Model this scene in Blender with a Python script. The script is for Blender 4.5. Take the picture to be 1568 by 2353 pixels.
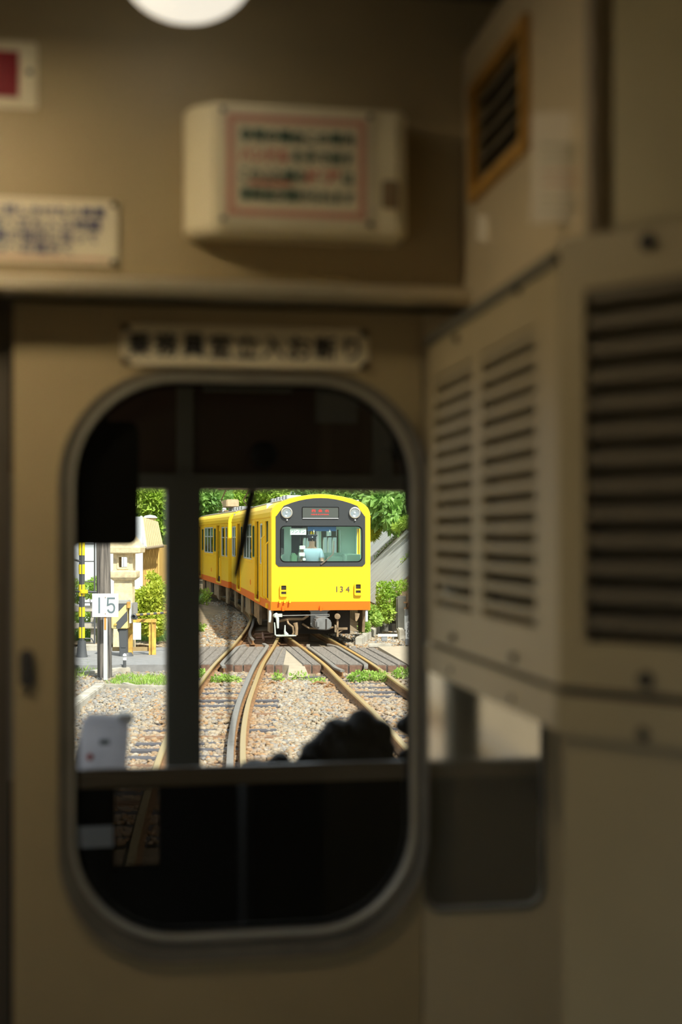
import bpy, bmesh, math, random
import numpy as np
from mathutils import Matrix, Vector

random.seed(7)
rng = np.random.default_rng(7)
SC = bpy.context.scene
for o in list(bpy.data.objects):
    bpy.data.objects.remove(o)
COL = SC.collection

# ------------------------------------------------------------------ camera, sky, sun, exposure
FPX, CX, HY, CH = 3440.0, 784.0, 1232.0, 2.14     # focal length in px, centre column, horizon row, eye height
cam_d = bpy.data.cameras.new('camera')
cam_d.sensor_width = 36.0
cam_d.lens = FPX / 2353.0 * 36.0
cam_d.shift_y = (HY - 1176.5) / 2353.0
cam_d.clip_start, cam_d.clip_end = 0.02, 600
cam_d.dof.use_dof = True
cam_d.dof.focus_distance = 30.0
cam_d.dof.aperture_fstop = 2.8
cam_d.dof.aperture_blades = 0
cam = bpy.data.objects.new('camera', cam_d)
cam.location = (0, 0, CH)
cam.rotation_euler = (math.radians(90), 0, 0)
COL.objects.link(cam)
SC.camera = cam

SC.view_settings.view_transform = 'Standard'
SC.view_settings.look = 'None'
SC.view_settings.gamma = 1.0
SC.view_settings.use_curve_mapping = False
SC.view_settings.exposure = 0.55
SC.cycles.transparent_max_bounces = 24
SC.cycles.max_bounces = 7
SC.cycles.use_denoising = True
SC.cycles.use_adaptive_sampling = True
SC.cycles.adaptive_threshold = 0.03
SC.cycles.sample_clamp_indirect = 6.0

world = bpy.data.worlds.new('sky')
world.use_nodes = True
SC.world = world
bg = world.node_tree.nodes['Background']
bg.inputs[0].default_value = (0.82, 0.91, 1.0, 1)
bg.inputs[1].default_value = 0.80

sun_d = bpy.data.lights.new('sun', 'SUN')
sun_d.energy = 5.6
sun_d.angle = math.radians(1.2)
sun_d.color = (1.0, 0.95, 0.86)
sun = bpy.data.objects.new('sun', sun_d)
sun_from = Vector((0.42, -0.70, 0.92))            # the sun stands behind the viewer and to the right
sun.rotation_euler = sun_from.to_track_quat('Z', 'Y').to_euler()
sun.location = (10, -15, 30)
COL.objects.link(sun)


# ------------------------------------------------------------------ helpers: pixels to places
def P(x, y, Y):
    return Vector(((x - CX) / FPX * Y, Y, CH - (y - HY) / FPX * Y))


def G(x, y, z=-0.12):
    Y = (CH - z) * FPX / (y - HY)
    return Vector(((x - CX) / FPX * Y, Y, z))


def frame(ox, oy, deg, oz=0.0):
    return Matrix.Translation((ox, oy, oz)) @ Matrix.Rotation(math.radians(deg), 4, 'Z')


ID = Matrix.Identity(4)
PA = 10.5
MP = frame(0, 2.3, PA)          # the partition's frame: x to the right, y away, z up
MF = frame(0, 3.75, PA)         # the cab's front wall


def on_plane(M, x, y, d=0.0):
    """pixel -> local coordinates on the vertical plane y = -d of frame M"""
    r = Vector(((x - CX) / FPX, 1.0, -(y - HY) / FPX))
    Mi = M.inverted()
    o = Mi @ Vector((0, 0, CH))
    q = Mi.to_3x3() @ r
    t = (-d - o.y) / q.y
    return o + q * t


def W(x, y, d=0.0):
    return on_plane(MP, x, y, d)


def F(x, y, d=0.0):
    return on_plane(MF, x, y, d)


# ------------------------------------------------------------------ helpers: meshes
class MB:
    def __init__(s):
        s.v, s.f = [], []

    def add(s, v, f):
        n = len(s.v)
        s.v += [tuple(p) for p in v]
        s.f += [tuple(i + n for i in q) for q in f]
        return s

    def hexa(s, p):
        return s.add(p, [(0, 3, 2, 1), (4, 5, 6, 7), (0, 1, 5, 4), (1, 2, 6, 5), (2, 3, 7, 6), (3, 0, 4, 7)])

    def box(s, x0, x1, y0, y1, z0, z1):
        return s.hexa([(x0, y0, z0), (x1, y0, z0), (x1, y1, z0), (x0, y1, z0),
                       (x0, y0, z1), (x1, y0, z1), (x1, y1, z1), (x0, y1, z1)])

    def prism(s, poly, h0, h1, axis='y'):
        """polygon in the two other axes, extruded along axis"""
        n = len(poly)

        def mk(a, b, h):
            return {'y': (a, h, b), 'z': (a, b, h), 'x': (h, a, b)}[axis]
        v = [mk(a, b, h0) for a, b in poly] + [mk(a, b, h1) for a, b in poly]
        f = [tuple(range(n)), tuple(range(2 * n - 1, n - 1, -1))]
        f += [(i, i + n, (i + 1) % n + n, (i + 1) % n) for i in range(n)]
        return s.add(v, f)

    def tube(s, pts, r, n=8, closed=False):
        pts = [Vector(p) for p in pts]
        m = len(pts)
        rs = r if isinstance(r, (list, tuple)) else [r] * m
        v, f = [], []
        up0 = None
        for i, p in enumerate(pts):
            a = pts[(i - 1) % m] if (closed or i) else p
            b = pts[(i + 1) % m] if (closed or i < m - 1) else p
            d = (b - a).normalized()
            if up0 is None:
                up0 = Vector((0, 0, 1)) if abs(d.z) < 0.9 else Vector((1, 0, 0))
            e1 = d.cross(up0)
            if e1.length < 1e-4:
                e1 = d.cross(Vector((0, 1, 0)))
            e1.normalize()
            e2 = d.cross(e1).normalized()
            up0 = -e2 if up0.dot(-e2) > 0 else e2
            for k in range(n):
                t = 2 * math.pi * k / n
                v.append(p + (e1 * math.cos(t) + e2 * math.sin(t)) * rs[i])
        for i in range(m if closed else m - 1):
            j = (i + 1) % m
            for k in range(n):
                f.append((i * n + k, i * n + (k + 1) % n, j * n + (k + 1) % n, j * n + k))
        if not closed:
            f.append(tuple(range(n - 1, -1, -1)))
            f.append(tuple((m - 1) * n + k for k in range(n)))
        return s.add(v, f)

    def lathe(s, prof, c=(0, 0, 0), n=20, axis='z'):
        v, f = [], []
        for r, h in prof:
            for k in range(n):
                t = 2 * math.pi * k / n
                a, b = r * math.cos(t), r * math.sin(t)
                p = {'z': (a, b, h), 'y': (a, h, b), 'x': (h, a, b)}[axis]
                v.append((p[0] + c[0], p[1] + c[1], p[2] + c[2]))
        for i in range(len(prof) - 1):
            for k in range(n):
                f.append((i * n + k, i * n + (k + 1) % n, (i + 1) * n + (k + 1) % n, (i + 1) * n + k))
        f.append(tuple(range(n - 1, -1, -1)))
        f.append(tuple((len(prof) - 1) * n + k for k in range(n)))
        return s.add(v, f)

    def ring(s, outer, inner, y0, y1, c=None, y1in=None):
        """a plate between two star-shaped outlines in x,z, from y0 to y1"""
        if c is None:
            c = (sum(p[0] for p in inner) / len(inner), sum(p[1] for p in inner) / len(inner))
        ang = sorted({round(math.atan2(p[1] - c[1], p[0] - c[0]), 5) for p in list(outer) + list(inner)})

        def hit(poly, a):
            dx, dz = math.cos(a), math.sin(a)
            best = None
            for i in range(len(poly)):
                ax, az = poly[i][0] - c[0], poly[i][1] - c[1]
                bx, bz = poly[(i + 1) % len(poly)][0] - c[0], poly[(i + 1) % len(poly)][1] - c[1]
                ex, ez = bx - ax, bz - az
                den = dx * ez - dz * ex
                if abs(den) < 1e-12:
                    continue
                t = (ax * ez - az * ex) / den
                u = (ax * dz - az * dx) / den
                if t > 0 and -1e-4 <= u <= 1 + 1e-4 and (best is None or t > best):
                    best = t
            return (c[0] + dx * best, c[1] + dz * best)
        po = [hit(outer, a) for a in ang]
        pi = [hit(inner, a) for a in ang]
        n = len(ang)
        y0i = y0 if y1in is None else y1in
        v = [(p[0], y0, p[1]) for p in po] + [(p[0], y0i, p[1]) for p in pi] + \
            [(p[0], y1, p[1]) for p in po] + [(p[0], y1, p[1]) for p in pi]
        f = []
        for i in range(n):
            j = (i + 1) % n
            f += [(i, j, n + j, n + i), (2 * n + j, 2 * n + i, 3 * n + i, 3 * n + j),
                  (j, i, 2 * n + i, 2 * n + j), (n + i, n + j, 3 * n + j, 3 * n + i)]
        return s.add(v, f)

    def grid_wall(s, a0, a1, z0, z1, t0, t1, holes, axis='x'):
        """a slab with rectangular holes (a0,a1,z0,z1); runs along y when axis='x', along x when axis='y'"""
        A = sorted({a0, a1} | {h[0] for h in holes} | {h[1] for h in holes})
        Z = sorted({z0, z1} | {h[2] for h in holes} | {h[3] for h in holes})
        A = [a for a in A if a0 <= a <= a1]
        Z = [z for z in Z if z0 <= z <= z1]
        for i in range(len(A) - 1):
            run = None
            for k in range(len(Z) - 1):
                ca, cz = (A[i] + A[i + 1]) / 2, (Z[k] + Z[k + 1]) / 2
                solid = not any(h[0] < ca < h[1] and h[2] < cz < h[3] for h in holes)
                if solid and run is None:
                    run = Z[k]
                if run is not None and (not solid or k == len(Z) - 2):
                    top = Z[k + 1] if solid else Z[k]
                    if axis == 'x':
                        s.box(t0, t1, A[i], A[i + 1], run, top)
                    else:
                        s.box(A[i], A[i + 1], t0, t1, run, top)
                    run = None
        return s


def rrect(x0, x1, z0, z1, r, n=10):
    pts = []
    for cx, cz, a0 in ((x1 - r, z1 - r, 0), (x0 + r, z1 - r, 90), (x0 + r, z0 + r, 180), (x1 - r, z0 + r, 270)):
        for k in range(n + 1):
            a = math.radians(a0 + 90 * k / n)
            pts.append((cx + r * math.cos(a), cz + r * math.sin(a)))
    return pts


BASE = {}


def _mesh(name, mb, base, mat, smooth=True, bevel=0.0):
    me = bpy.data.meshes.new(name)
    b = Vector(base)
    me.from_pydata([tuple(Vector(p) - b) for p in mb.v], [], mb.f)
    if bevel or True:
        bm = bmesh.new()
        bm.from_mesh(me)
        bmesh.ops.recalc_face_normals(bm, faces=bm.faces)
        if bevel:
            es = [e for e in bm.edges if len(e.link_faces) == 2 and e.calc_face_angle(0) > 0.5]
            bmesh.ops.bevel(bm, geom=es, offset=bevel, segments=2, affect='EDGES', clamp_overlap=True)
        bm.to_mesh(me)
        bm.free()
    if smooth:
        me.polygons.foreach_set('use_smooth', [True] * len(me.polygons))
        me.set_sharp_from_angle(angle=math.radians(35))
    if mat:
        me.materials.append(mat)
    return me


def tag(o, label=None, cat=None, group=None, kind=None):
    if label:
        o['label'] = label
    if cat:
        o['category'] = cat
    if group:
        o['group'] = group
    if kind:
        o['kind'] = kind
    return o


def thing(name, label, cat, base=(0, 0, 0), M=ID, group=None, kind=None):
    o = bpy.data.objects.new(name, None)
    o.empty_display_size = 0.1
    o.matrix_world = M @ Matrix.Translation(base)
    COL.objects.link(o)
    BASE[o] = (Vector(base), M)
    return tag(o, label, cat, group, kind)


def obj(name, mb, mat, parent=None, base=None, M=ID, bevel=0.0, smooth=True, label=None, cat=None, group=None, kind=None):
    """link mb as one mesh object. Coordinates are those of the frame; a child takes over its thing's base."""
    if parent is not None:
        b, M = BASE[parent]
        me = _mesh(name, mb, b, mat, smooth, bevel)
        o = bpy.data.objects.new(name, me)
        o.parent = parent
        BASE[o] = (b, M)
    else:
        b = Vector(base) if base is not None else Vector((sum(p[0] for p in mb.v) / len(mb.v), sum(p[1] for p in mb.v) / len(mb.v), min(p[2] for p in mb.v)))
        me = _mesh(name, mb, b, mat, smooth, bevel)
        o = bpy.data.objects.new(name, me)
        o.matrix_world = M @ Matrix.Translation(b)
        BASE[o] = (b, M)
    COL.objects.link(o)
    return tag(o, label, cat, group, kind)


def copy_tree(o, parent=None):
    c = o.copy()
    COL.objects.link(c)
    if parent is not None:
        c.parent = parent
    for ch in [q for q in bpy.data.objects if q.parent == o and q != c]:
        copy_tree(ch, c)
    return c


def text_mb(body, width=None, height=None, thick=0.001, y=0.0, cx=0.0, cz=0.0, sx=1.0, bold=0.0, heavy=0.0):
    """lettering in the x,z plane that faces -y"""
    cu = bpy.data.curves.new('lettering', 'FONT')
    cu.body = body
    cu.align_x, cu.align_y = 'LEFT', 'BOTTOM'
    cu.resolution_u = 3
    cu.offset = bold
    o = bpy.data.objects.new('lettering', cu)
    COL.objects.link(o)
    dg = bpy.context.evaluated_depsgraph_get()
    me = bpy.data.meshes.new_from_object(o.evaluated_get(dg))
    v = [tuple(p.co) for p in me.vertices]
    f = [tuple(p.vertices) for p in me.polygons]
    bpy.data.objects.remove(o)
    bpy.data.curves.remove(cu)
    bpy.data.meshes.remove(me)
    xs, zs = [p[0] for p in v], [p[1] for p in v]
    w, h = max(xs) - min(xs), max(zs) - min(zs)
    kx = (width / w) if width else height / h * sx
    kz = (height / h) if height else width / w
    mx, mz = (max(xs) + min(xs)) / 2, (max(zs) + min(zs)) / 2
    mb = MB()
    front = [((p[0] - mx) * kx + cx, y - thick, (p[1] - mz) * kz + cz) for p in v]
    for ox, oz in ([(0, 0)] if not heavy else [(-heavy, 0), (heavy, 0), (0, heavy), (0, -heavy)]):
        mb.add([(p[0] + ox, p[1] - (ox + 2 * oz) * .02, p[2] + oz) for p in front], f)
    return mb


# ------------------------------------------------------------------ helpers: materials
MATS = {}


def mat(name, col, rough=0.6, metal=0.0, var=0.0, vscale=8.0, col2=None, bump=0.0, bscale=40.0, stretch=None, spec=0.5, attr=None, emit=None):
    if name in MATS:
        return MATS[name]
    m = bpy.data.materials.new(name)
    m.use_nodes = True
    nt = m.node_tree
    b = nt.nodes['Principled BSDF']
    b.inputs['Base Color'].default_value = (*col, 1)
    b.inputs['Roughness'].default_value = rough
    b.inputs['Metallic'].default_value = metal
    b.inputs['Specular IOR Level'].default_value = spec
    if emit:
        b.inputs['Emission Color'].default_value = (*emit[0], 1)
        b.inputs['Emission Strength'].default_value = emit[1]
    tc = mp = None
    if var or bump or col2:
        tc = nt.nodes.new('ShaderNodeTexCoord')
        mp = nt.nodes.new('ShaderNodeMapping')
        nt.links.new(tc.outputs['Object'], mp.inputs[0])
        if stretch:
            mp.inputs['Scale'].default_value = stretch
    if var or col2:
        c2 = col2 or tuple(max(0, c * (1 - var)) for c in col)
        nz = nt.nodes.new('ShaderNodeTexNoise')
        nz.inputs['Scale'].default_value = vscale
        nz.inputs['Detail'].default_value = 5
        nt.links.new(mp.outputs[0], nz.inputs['Vector'])
        rp = nt.nodes.new('ShaderNodeValToRGB')
        rp.color_ramp.elements[0].position = 0.36
        rp.color_ramp.elements[1].position = 0.64
        rp.color_ramp.elements[0].color = (*c2, 1)
        rp.color_ramp.elements[1].color = (*col, 1)
        nt.links.new(nz.outputs['Fac'], rp.inputs[0])
        nt.links.new(rp.outputs[0], b.inputs['Base Color'])
    if attr:
        a = nt.nodes.new('ShaderNodeAttribute')
        a.attribute_name = attr
        nt.links.new(a.outputs['Color'], b.inputs['Base Color'])
    if bump:
        n2 = nt.nodes.new('ShaderNodeTexNoise')
        n2.inputs['Scale'].default_value = bscale
        n2.inputs['Detail'].default_value = 6
        nt.links.new(mp.outputs[0], n2.inputs['Vector'])
        bp = nt.nodes.new('ShaderNodeBump')
        bp.inputs['Strength'].default_value = bump
        bp.inputs['Distance'].default_value = 0.02
        nt.links.new(n2.outputs['Fac'], bp.inputs['Height'])
        nt.links.new(bp.outputs[0], b.inputs['Normal'])
    MATS[name] = m
    return m


def glass(name, tint=(1, 1, 1), gloss=0.05, haze=0.0, hcol=(0.6, 0.6, 0.55), rough=0.0):
    m = bpy.data.materials.new(name)
    m.use_nodes = True
    nt = m.node_tree
    nt.nodes.clear()
    out = nt.nodes.new('ShaderNodeOutputMaterial')
    tr = nt.nodes.new('ShaderNodeBsdfTransparent')
    tr.inputs[0].default_value = (*tint, 1)
    gl = nt.nodes.new('ShaderNodeBsdfGlossy')
    gl.inputs['Roughness'].default_value = rough
    mx = nt.nodes.new('ShaderNodeMixShader')
    mx.inputs[0].default_value = gloss
    nt.links.new(tr.outputs[0], mx.inputs[1])
    nt.links.new(gl.outputs[0], mx.inputs[2])
    last = mx
    if haze:
        df = nt.nodes.new('ShaderNodeBsdfDiffuse')
        df.inputs[0].default_value = (*hcol, 1)
        m2 = nt.nodes.new('ShaderNodeMixShader')
        m2.inputs[0].default_value = haze
        nt.links.new(last.outputs[0], m2.inputs[1])
        nt.links.new(df.outputs[0], m2.inputs[2])
        last = m2
    nt.links.new(last.outputs[0], out.inputs[0])
    MATS[name] = m
    return m


def leafmat(name, c1, c2, scale=1.5):
    m = bpy.data.materials.new(name)
    m.use_nodes = True
    nt = m.node_tree
    nt.nodes.clear()
    out = nt.nodes.new('ShaderNodeOutputMaterial')
    tc = nt.nodes.new('ShaderNodeTexCoord')
    nz = nt.nodes.new('ShaderNodeTexNoise')
    nz.inputs['Scale'].default_value = scale
    nz.inputs['Detail'].default_value = 6
    nt.links.new(tc.outputs['Object'], nz.inputs['Vector'])
    rp = nt.nodes.new('ShaderNodeValToRGB')
    rp.color_ramp.elements[0].position = 0.35
    rp.color_ramp.elements[1].position = 0.65
    rp.color_ramp.elements[0].color = (*c1, 1)
    rp.color_ramp.elements[1].color = (*c2, 1)
    nt.links.new(nz.outputs['Fac'], rp.inputs[0])
    pb = nt.nodes.new('ShaderNodeBsdfPrincipled')
    pb.inputs['Roughness'].default_value = 0.45
    nt.links.new(rp.outputs[0], pb.inputs['Base Color'])
    tl = nt.nodes.new('ShaderNodeBsdfTranslucent')
    nt.links.new(rp.outputs[0], tl.inputs[0])
    mx = nt.nodes.new('ShaderNodeMixShader')
    mx.inputs[0].default_value = 0.35
    nt.links.new(pb.outputs[0], mx.inputs[1])
    nt.links.new(tl.outputs[0], mx.inputs[2])
    nt.links.new(mx.outputs[0], out.inputs[0])
    MATS[name] = m
    return m


# interior paints
cream = mat('cream paint', (0.43, 0.35, 0.205), 0.45, var=0.12, vscale=3)
cream2 = mat('pale cabinet paint', (0.57, 0.49, 0.33), 0.4, var=0.10, vscale=4)
cream3 = mat('cabinet paint', (0.38, 0.325, 0.20), 0.45, var=0.10, vscale=4)
alu = mat('dull aluminium', (0.20, 0.19, 0.165), 0.42, 0.35, var=0.15, vscale=20)
bright_alu = mat('satin rail', (0.70, 0.63, 0.48), 0.32, 0.6)
black = mat('black plastic', (0.006, 0.006, 0.006), 0.85, spec=0.1)
blackcloth = mat('black cloth', (0.006, 0.006, 0.008), 0.55, var=0.4, vscale=30)
dark = mat('dark cavity', (0.02, 0.018, 0.014), 0.9)
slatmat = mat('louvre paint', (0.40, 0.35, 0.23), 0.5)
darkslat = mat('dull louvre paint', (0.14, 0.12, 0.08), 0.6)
screwm = mat('dark screw', (0.03, 0.03, 0.028), 0.45, 0.6)
plate = mat('enamel plate', (0.80, 0.73, 0.55), 0.3, var=0.08, vscale=10)
ink = mat('black ink', (0.02, 0.02, 0.025), 0.5)
greenink = mat('green ink', (0.02, 0.09, 0.07), 0.5)
redink = mat('red ink', (0.55, 0.07, 0.05), 0.5)
paleredink = mat('faded red border', (0.62, 0.33, 0.25), 0.5)
blueink = mat('blue ink', (0.04, 0.05, 0.16), 0.5)
redpanel = mat('deep red panel', (0.22, 0.005, 0.015), 0.4)
boxplast = mat('ivory plastic', (0.86, 0.78, 0.56), 0.35, var=0.05, vscale=6)
orangewood = mat('varnished wood', (0.52, 0.29, 0.06), 0.4, var=0.3, vscale=12)
browncab = mat('dark brown panel', (0.035, 0.016, 0.010), 0.5)
greycab = mat('cab grey paint', (0.10, 0.10, 0.085), 0.5)
brownrail = mat('brown painted rail', (0.16, 0.12, 0.08), 0.35)
greybox = leafmat('milky grey plastic', (0.80, 0.80, 0.84), (0.88, 0.88, 0.92), 20)
greybox.node_tree.nodes['Mix Shader'].inputs[0].default_value = 0.75
paper = mat('paper notice', (0.72, 0.66, 0.54), 0.7)
floorm = mat('floor lino', (0.34, 0.34, 0.27), 0.5, var=0.2)
lampglass = mat('lamp glass', (0.9, 0.88, 0.8), 0.3, emit=((1.0, 0.93, 0.78), 0.60))
G_door = glass('door glass', (0.97, 0.98, 0.97), 0.012, 0.004)
G_part = glass('dusty glass', (0.86, 0.86, 0.82), 0.03, 0.17, (0.52, 0.47, 0.36))
_nt = G_part.node_tree
_rf = _nt.nodes.new('ShaderNodeBsdfRefraction')
_rf.inputs['IOR'].default_value, _rf.inputs['Roughness'].default_value = 1.12, 0.22
_rf.inputs[0].default_value = (0.86, 0.86, 0.82, 1)
_m1 = [n for n in _nt.nodes if n.type == 'MIX_SHADER'][0]
_nt.links.new(_rf.outputs[0], _m1.inputs[1])
G_wind = glass('windscreen glass', (0.985, 0.99, 0.985), 0.015)
G_smoke = glass('smoked glass', (0.13, 0.125, 0.12), 0.02)
# train and track
yellow = mat('yellow body paint', (0.97, 0.61, 0.022), 0.45, var=0.05, vscale=2, spec=0.25)
orange = mat('orange band paint', (0.80, 0.15, 0.006), 0.5, spec=0.25)
blackface = mat('black front panel', (0.040, 0.045, 0.048), 0.35)
roofm = mat('roof grey brown', (0.24, 0.19, 0.16), 0.8, var=0.3, vscale=5)
silver = mat('silver frame', (0.75, 0.77, 0.78), 0.35, 0.4)
mint = mat('mint cab paint', (0.42, 0.62, 0.52), 0.5)
dkgreen = mat('green seat', (0.10, 0.22, 0.13), 0.8)
G_train = glass('train glass', (0.90, 0.95, 0.92), 0.03)
G_side = glass('side glass', (0.70, 0.80, 0.73), 0.10)
led = mat('red display segments', (0.3, 0.01, 0.01), 0.5, emit=((1.0, 0.05, 0.03), 0.9))
dispm = mat('display glass', (0.075, 0.085, 0.075), 0.2)
signw = mat('white sign', (0.86, 0.92, 0.90), 0.5)
chrome = mat('lamp reflector', (0.85, 0.86, 0.86), 0.18, 0.9)
lens = mat('lamp lens', (0.80, 0.83, 0.84), 0.08, 0.25)
bluev = mat('blue visor', (0.06, 0.20, 0.50), 0.5)
dusty = mat('brake dust brown', (0.33, 0.23, 0.13), 0.85, var=0.45, vscale=6)
dusty_d = mat('dark underframe', (0.035, 0.028, 0.022), 0.9, var=0.4, vscale=6)
steelgrey = mat('coupler grey', (0.22, 0.225, 0.22), 0.55, 0.2, var=0.25, vscale=9)
whitepipe = mat('pale green painted steel', (0.50, 0.56, 0.51), 0.45)
rust = mat('rusty rail steel', (0.30, 0.155, 0.06), 0.75, 0.1, var=0.4, vscale=9)
railtop = mat('polished rail head', (0.62, 0.45, 0.19), 0.36, 0.7)
guardm = mat('weathered guard rail', (0.27, 0.25, 0.22), 0.6, 0.25, var=0.35, vscale=14, stretch=(1, 6, 1))
sleeperm = mat('sleeper wood', (0.105, 0.10, 0.11), 0.85, var=0.4, vscale=10, stretch=(1, 8, 1))
rustsleeper = mat('rust stained sleeper wood', (0.26, 0.14, 0.07), 0.85, var=0.4, vscale=10, stretch=(1, 8, 1))
plankm = mat('crossing plank wood', (0.215, 0.185, 0.155), 0.85, var=0.35, vscale=6, stretch=(5, 0.6, 1), bump=0.4, bscale=30)
plankend = mat('plank end grain', (0.22, 0.125, 0.085), 0.85, var=0.4, vscale=14)
stonem = mat('ballast stone', (0.5, 0.4, 0.3), 0.85, attr='tint')
groundm = mat('ground soil', (0.27, 0.20, 0.12), 0.95, col2=(0.17, 0.13, 0.08), vscale=3, bump=0.5, bscale=25)
sandm = mat('pale sand', (0.42, 0.35, 0.25), 0.95, var=0.15, vscale=8, bump=0.3, bscale=60)
asphalt = mat('asphalt', (0.26, 0.26, 0.26), 0.9, var=0.2, vscale=10)
concrete = mat('weathered concrete', (0.50, 0.47, 0.40), 0.9, col2=(0.33, 0.30, 0.24), vscale=4, bump=0.3, bscale=20)
slopec = mat('slope concrete', (0.38, 0.40, 0.385), 0.9, col2=(0.29, 0.305, 0.29), vscale=1.3, stretch=(1, 1.8, 0.4), bump=0.2, bscale=8)
darkconc = mat('stained concrete', (0.16, 0.155, 0.13), 0.95, var=0.5, vscale=3)
granite = mat('granite', (0.80, 0.66, 0.40), 0.9, col2=(0.58, 0.48, 0.31), vscale=14, bump=0.3, bscale=60)
oldwood = mat('creosoted wood', (0.25, 0.22, 0.19), 0.9, col2=(0.055, 0.05, 0.047), vscale=3.2, stretch=(9, 9, 0.5), bump=0.7, bscale=30)
yel2 = mat('crossing yellow', (0.92, 0.72, 0.02), 0.45)
blk2 = mat('crossing black', (0.075, 0.08, 0.085), 0.55)
creamyel = mat('faded crossing yellow', (0.88, 0.70, 0.28), 0.5, var=0.12, vscale=8)
rustyel = mat('rusty yellow steel', (0.76, 0.52, 0.10), 0.6, col2=(0.45, 0.24, 0.06), vscale=7)
galv = mat('galvanised steel', (0.62, 0.65, 0.66), 0.5, 0.3)
white = mat('white paint', (0.86, 0.87, 0.86), 0.5)
greynum = mat('grey numeral paint', (0.13, 0.18, 0.20), 0.5)
whitewall = mat('white cladding', (0.60, 0.64, 0.68), 0.5, var=0.04, vscale=2)
tanmetal = mat('tan cladding', (0.66, 0.44, 0.14), 0.55, var=0.10, vscale=4)
tanroof = mat('tan roof metal', (0.50, 0.37, 0.19), 0.55, var=0.1, vscale=4)
skin = mat('skin', (0.55, 0.33, 0.23), 0.5)
shirtm = mat('pale blue shirt', (0.50, 0.68, 0.80), 0.8)
shirtw = mat('white shirt', (0.78, 0.80, 0.82), 0.8)
navy = mat('navy cloth', (0.02, 0.022, 0.03), 0.7)
hairm = mat('dark hair', (0.012, 0.010, 0.009), 0.5)
bark = mat('bark', (0.16, 0.12, 0.08), 0.9, var=0.4, vscale=10)
L_bright = leafmat('bright leaves', (0.26, 0.44, 0.05), (0.50, 0.66, 0.12))
L_mid = leafmat('mid leaves', (0.12, 0.27, 0.05), (0.30, 0.50, 0.12))
L_dark = leafmat('deep leaves', (0.07, 0.17, 0.04), (0.20, 0.37, 0.09))
L_yel = leafmat('yellow green leaves', (0.36, 0.46, 0.04), (0.62, 0.66, 0.10), 4)
L_weed = leafmat('weed leaves', (0.22, 0.40, 0.05), (0.46, 0.62, 0.15), 5)


# ------------------------------------------------------------------ our own carriage: room shell
IN = frame(0, 0, 8.5)
ZC, ZF = CH + 0.835, CH - 1.30
XL, XR = -0.85, 1.25
BACK, FRONT = -3.4, 3.55


def structure(name, mb, m, M=ID, label=None, bevel=0.0):
    return obj(name, mb, m, None, None, M, bevel, label=label, cat='structure', kind='structure')


structure('floor', MB().box(XL - .05, XR + .05, BACK, FRONT + .2, ZF - .06, ZF), floorm, IN, 'worn linoleum floor of the carriage')
ceil_m = mat('ceiling paint', (0.10, 0.095, 0.08), 0.6)
structure('ceiling', MB().box(XL - .05, XR + .05, BACK, FRONT + .2, ZC, ZC + .06), ceil_m, IN, 'dark painted ceiling of the carriage')
structure('wall_left', MB().grid_wall(BACK, FRONT, ZF, ZC, XL - .05, XL, [(-0.6, 1.15, CH - .75, CH + .16), (2.62, 3.52, CH - .70, CH + .36)]), cream, IN, 'cream side wall with its window openings')
structure('wall_right', MB().box(XR, XR + .05, BACK, FRONT, ZF, ZC), cream, IN, 'cream side wall behind the louvred cabinet')
structure('wall_back', MB().box(XL, XR, BACK - .05, BACK, ZF, ZC), cream, IN, 'cream end wall behind the viewer')
for k, (y0, y1, dz_) in enumerate(((-0.6, 1.15, .16), (2.62, 3.52, .36))):
    zlo = CH - (.75, .70)[k]
    w_ = thing('window_%d' % (k + 1), 'side window of the carriage, %s' % ('beside the viewer', 'in the driver cab')[k], 'structure', (XL, y0, CH - .5), IN, kind='structure')
    obj('window_frame', MB().box(XL - .03, XL + .01, y0, y0 + .03, zlo, CH + dz_).box(XL - .03, XL + .01, y1 - .03, y1, zlo, CH + dz_)
        .box(XL - .03, XL + .01, y0, y1, zlo, zlo + .03).box(XL - .03, XL + .01, y0, y1, CH + dz_ - .03, CH + dz_), alu, w_)
    obj('pane', MB().box(XL - .03, XL - .026, y0 + .03, y1 - .03, zlo + .03, CH + dz_ - .03), G_wind, w_)

# ceiling lamp of the passenger room (a round dome like the one in view, above the picture)
LX, LY = -0.64, 1.74
fl = thing('dome_lamp', 'lit round ceiling lamp of the passenger room above the picture', 'lamp', (LX, LY, ZC - .09))
obj('globe', MB().lathe([(.10 * math.sin(math.radians(a)) if a else .002, ZC - .03 - .055 * math.cos(math.radians(a))) for a in range(0, 91, 10)], (LX, LY, 0), 28), lampglass, fl)
obj('base', MB().lathe([(.11, ZC - .03), (.115, ZC - .02), (.115, ZC), (.01, ZC)], (LX, LY, 0), 28), greycab, fl)
ld = bpy.data.lights.new('dome lamp glow', 'AREA')
ld.shape, ld.size = 'DISK', 0.16
ld.energy, ld.color = 3.5, (1.0, 0.80, 0.50)
lo = bpy.data.objects.new('dome_lamp_glow', ld)
lo.location = (LX, LY, ZC - .092)
COL.objects.link(lo)

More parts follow.
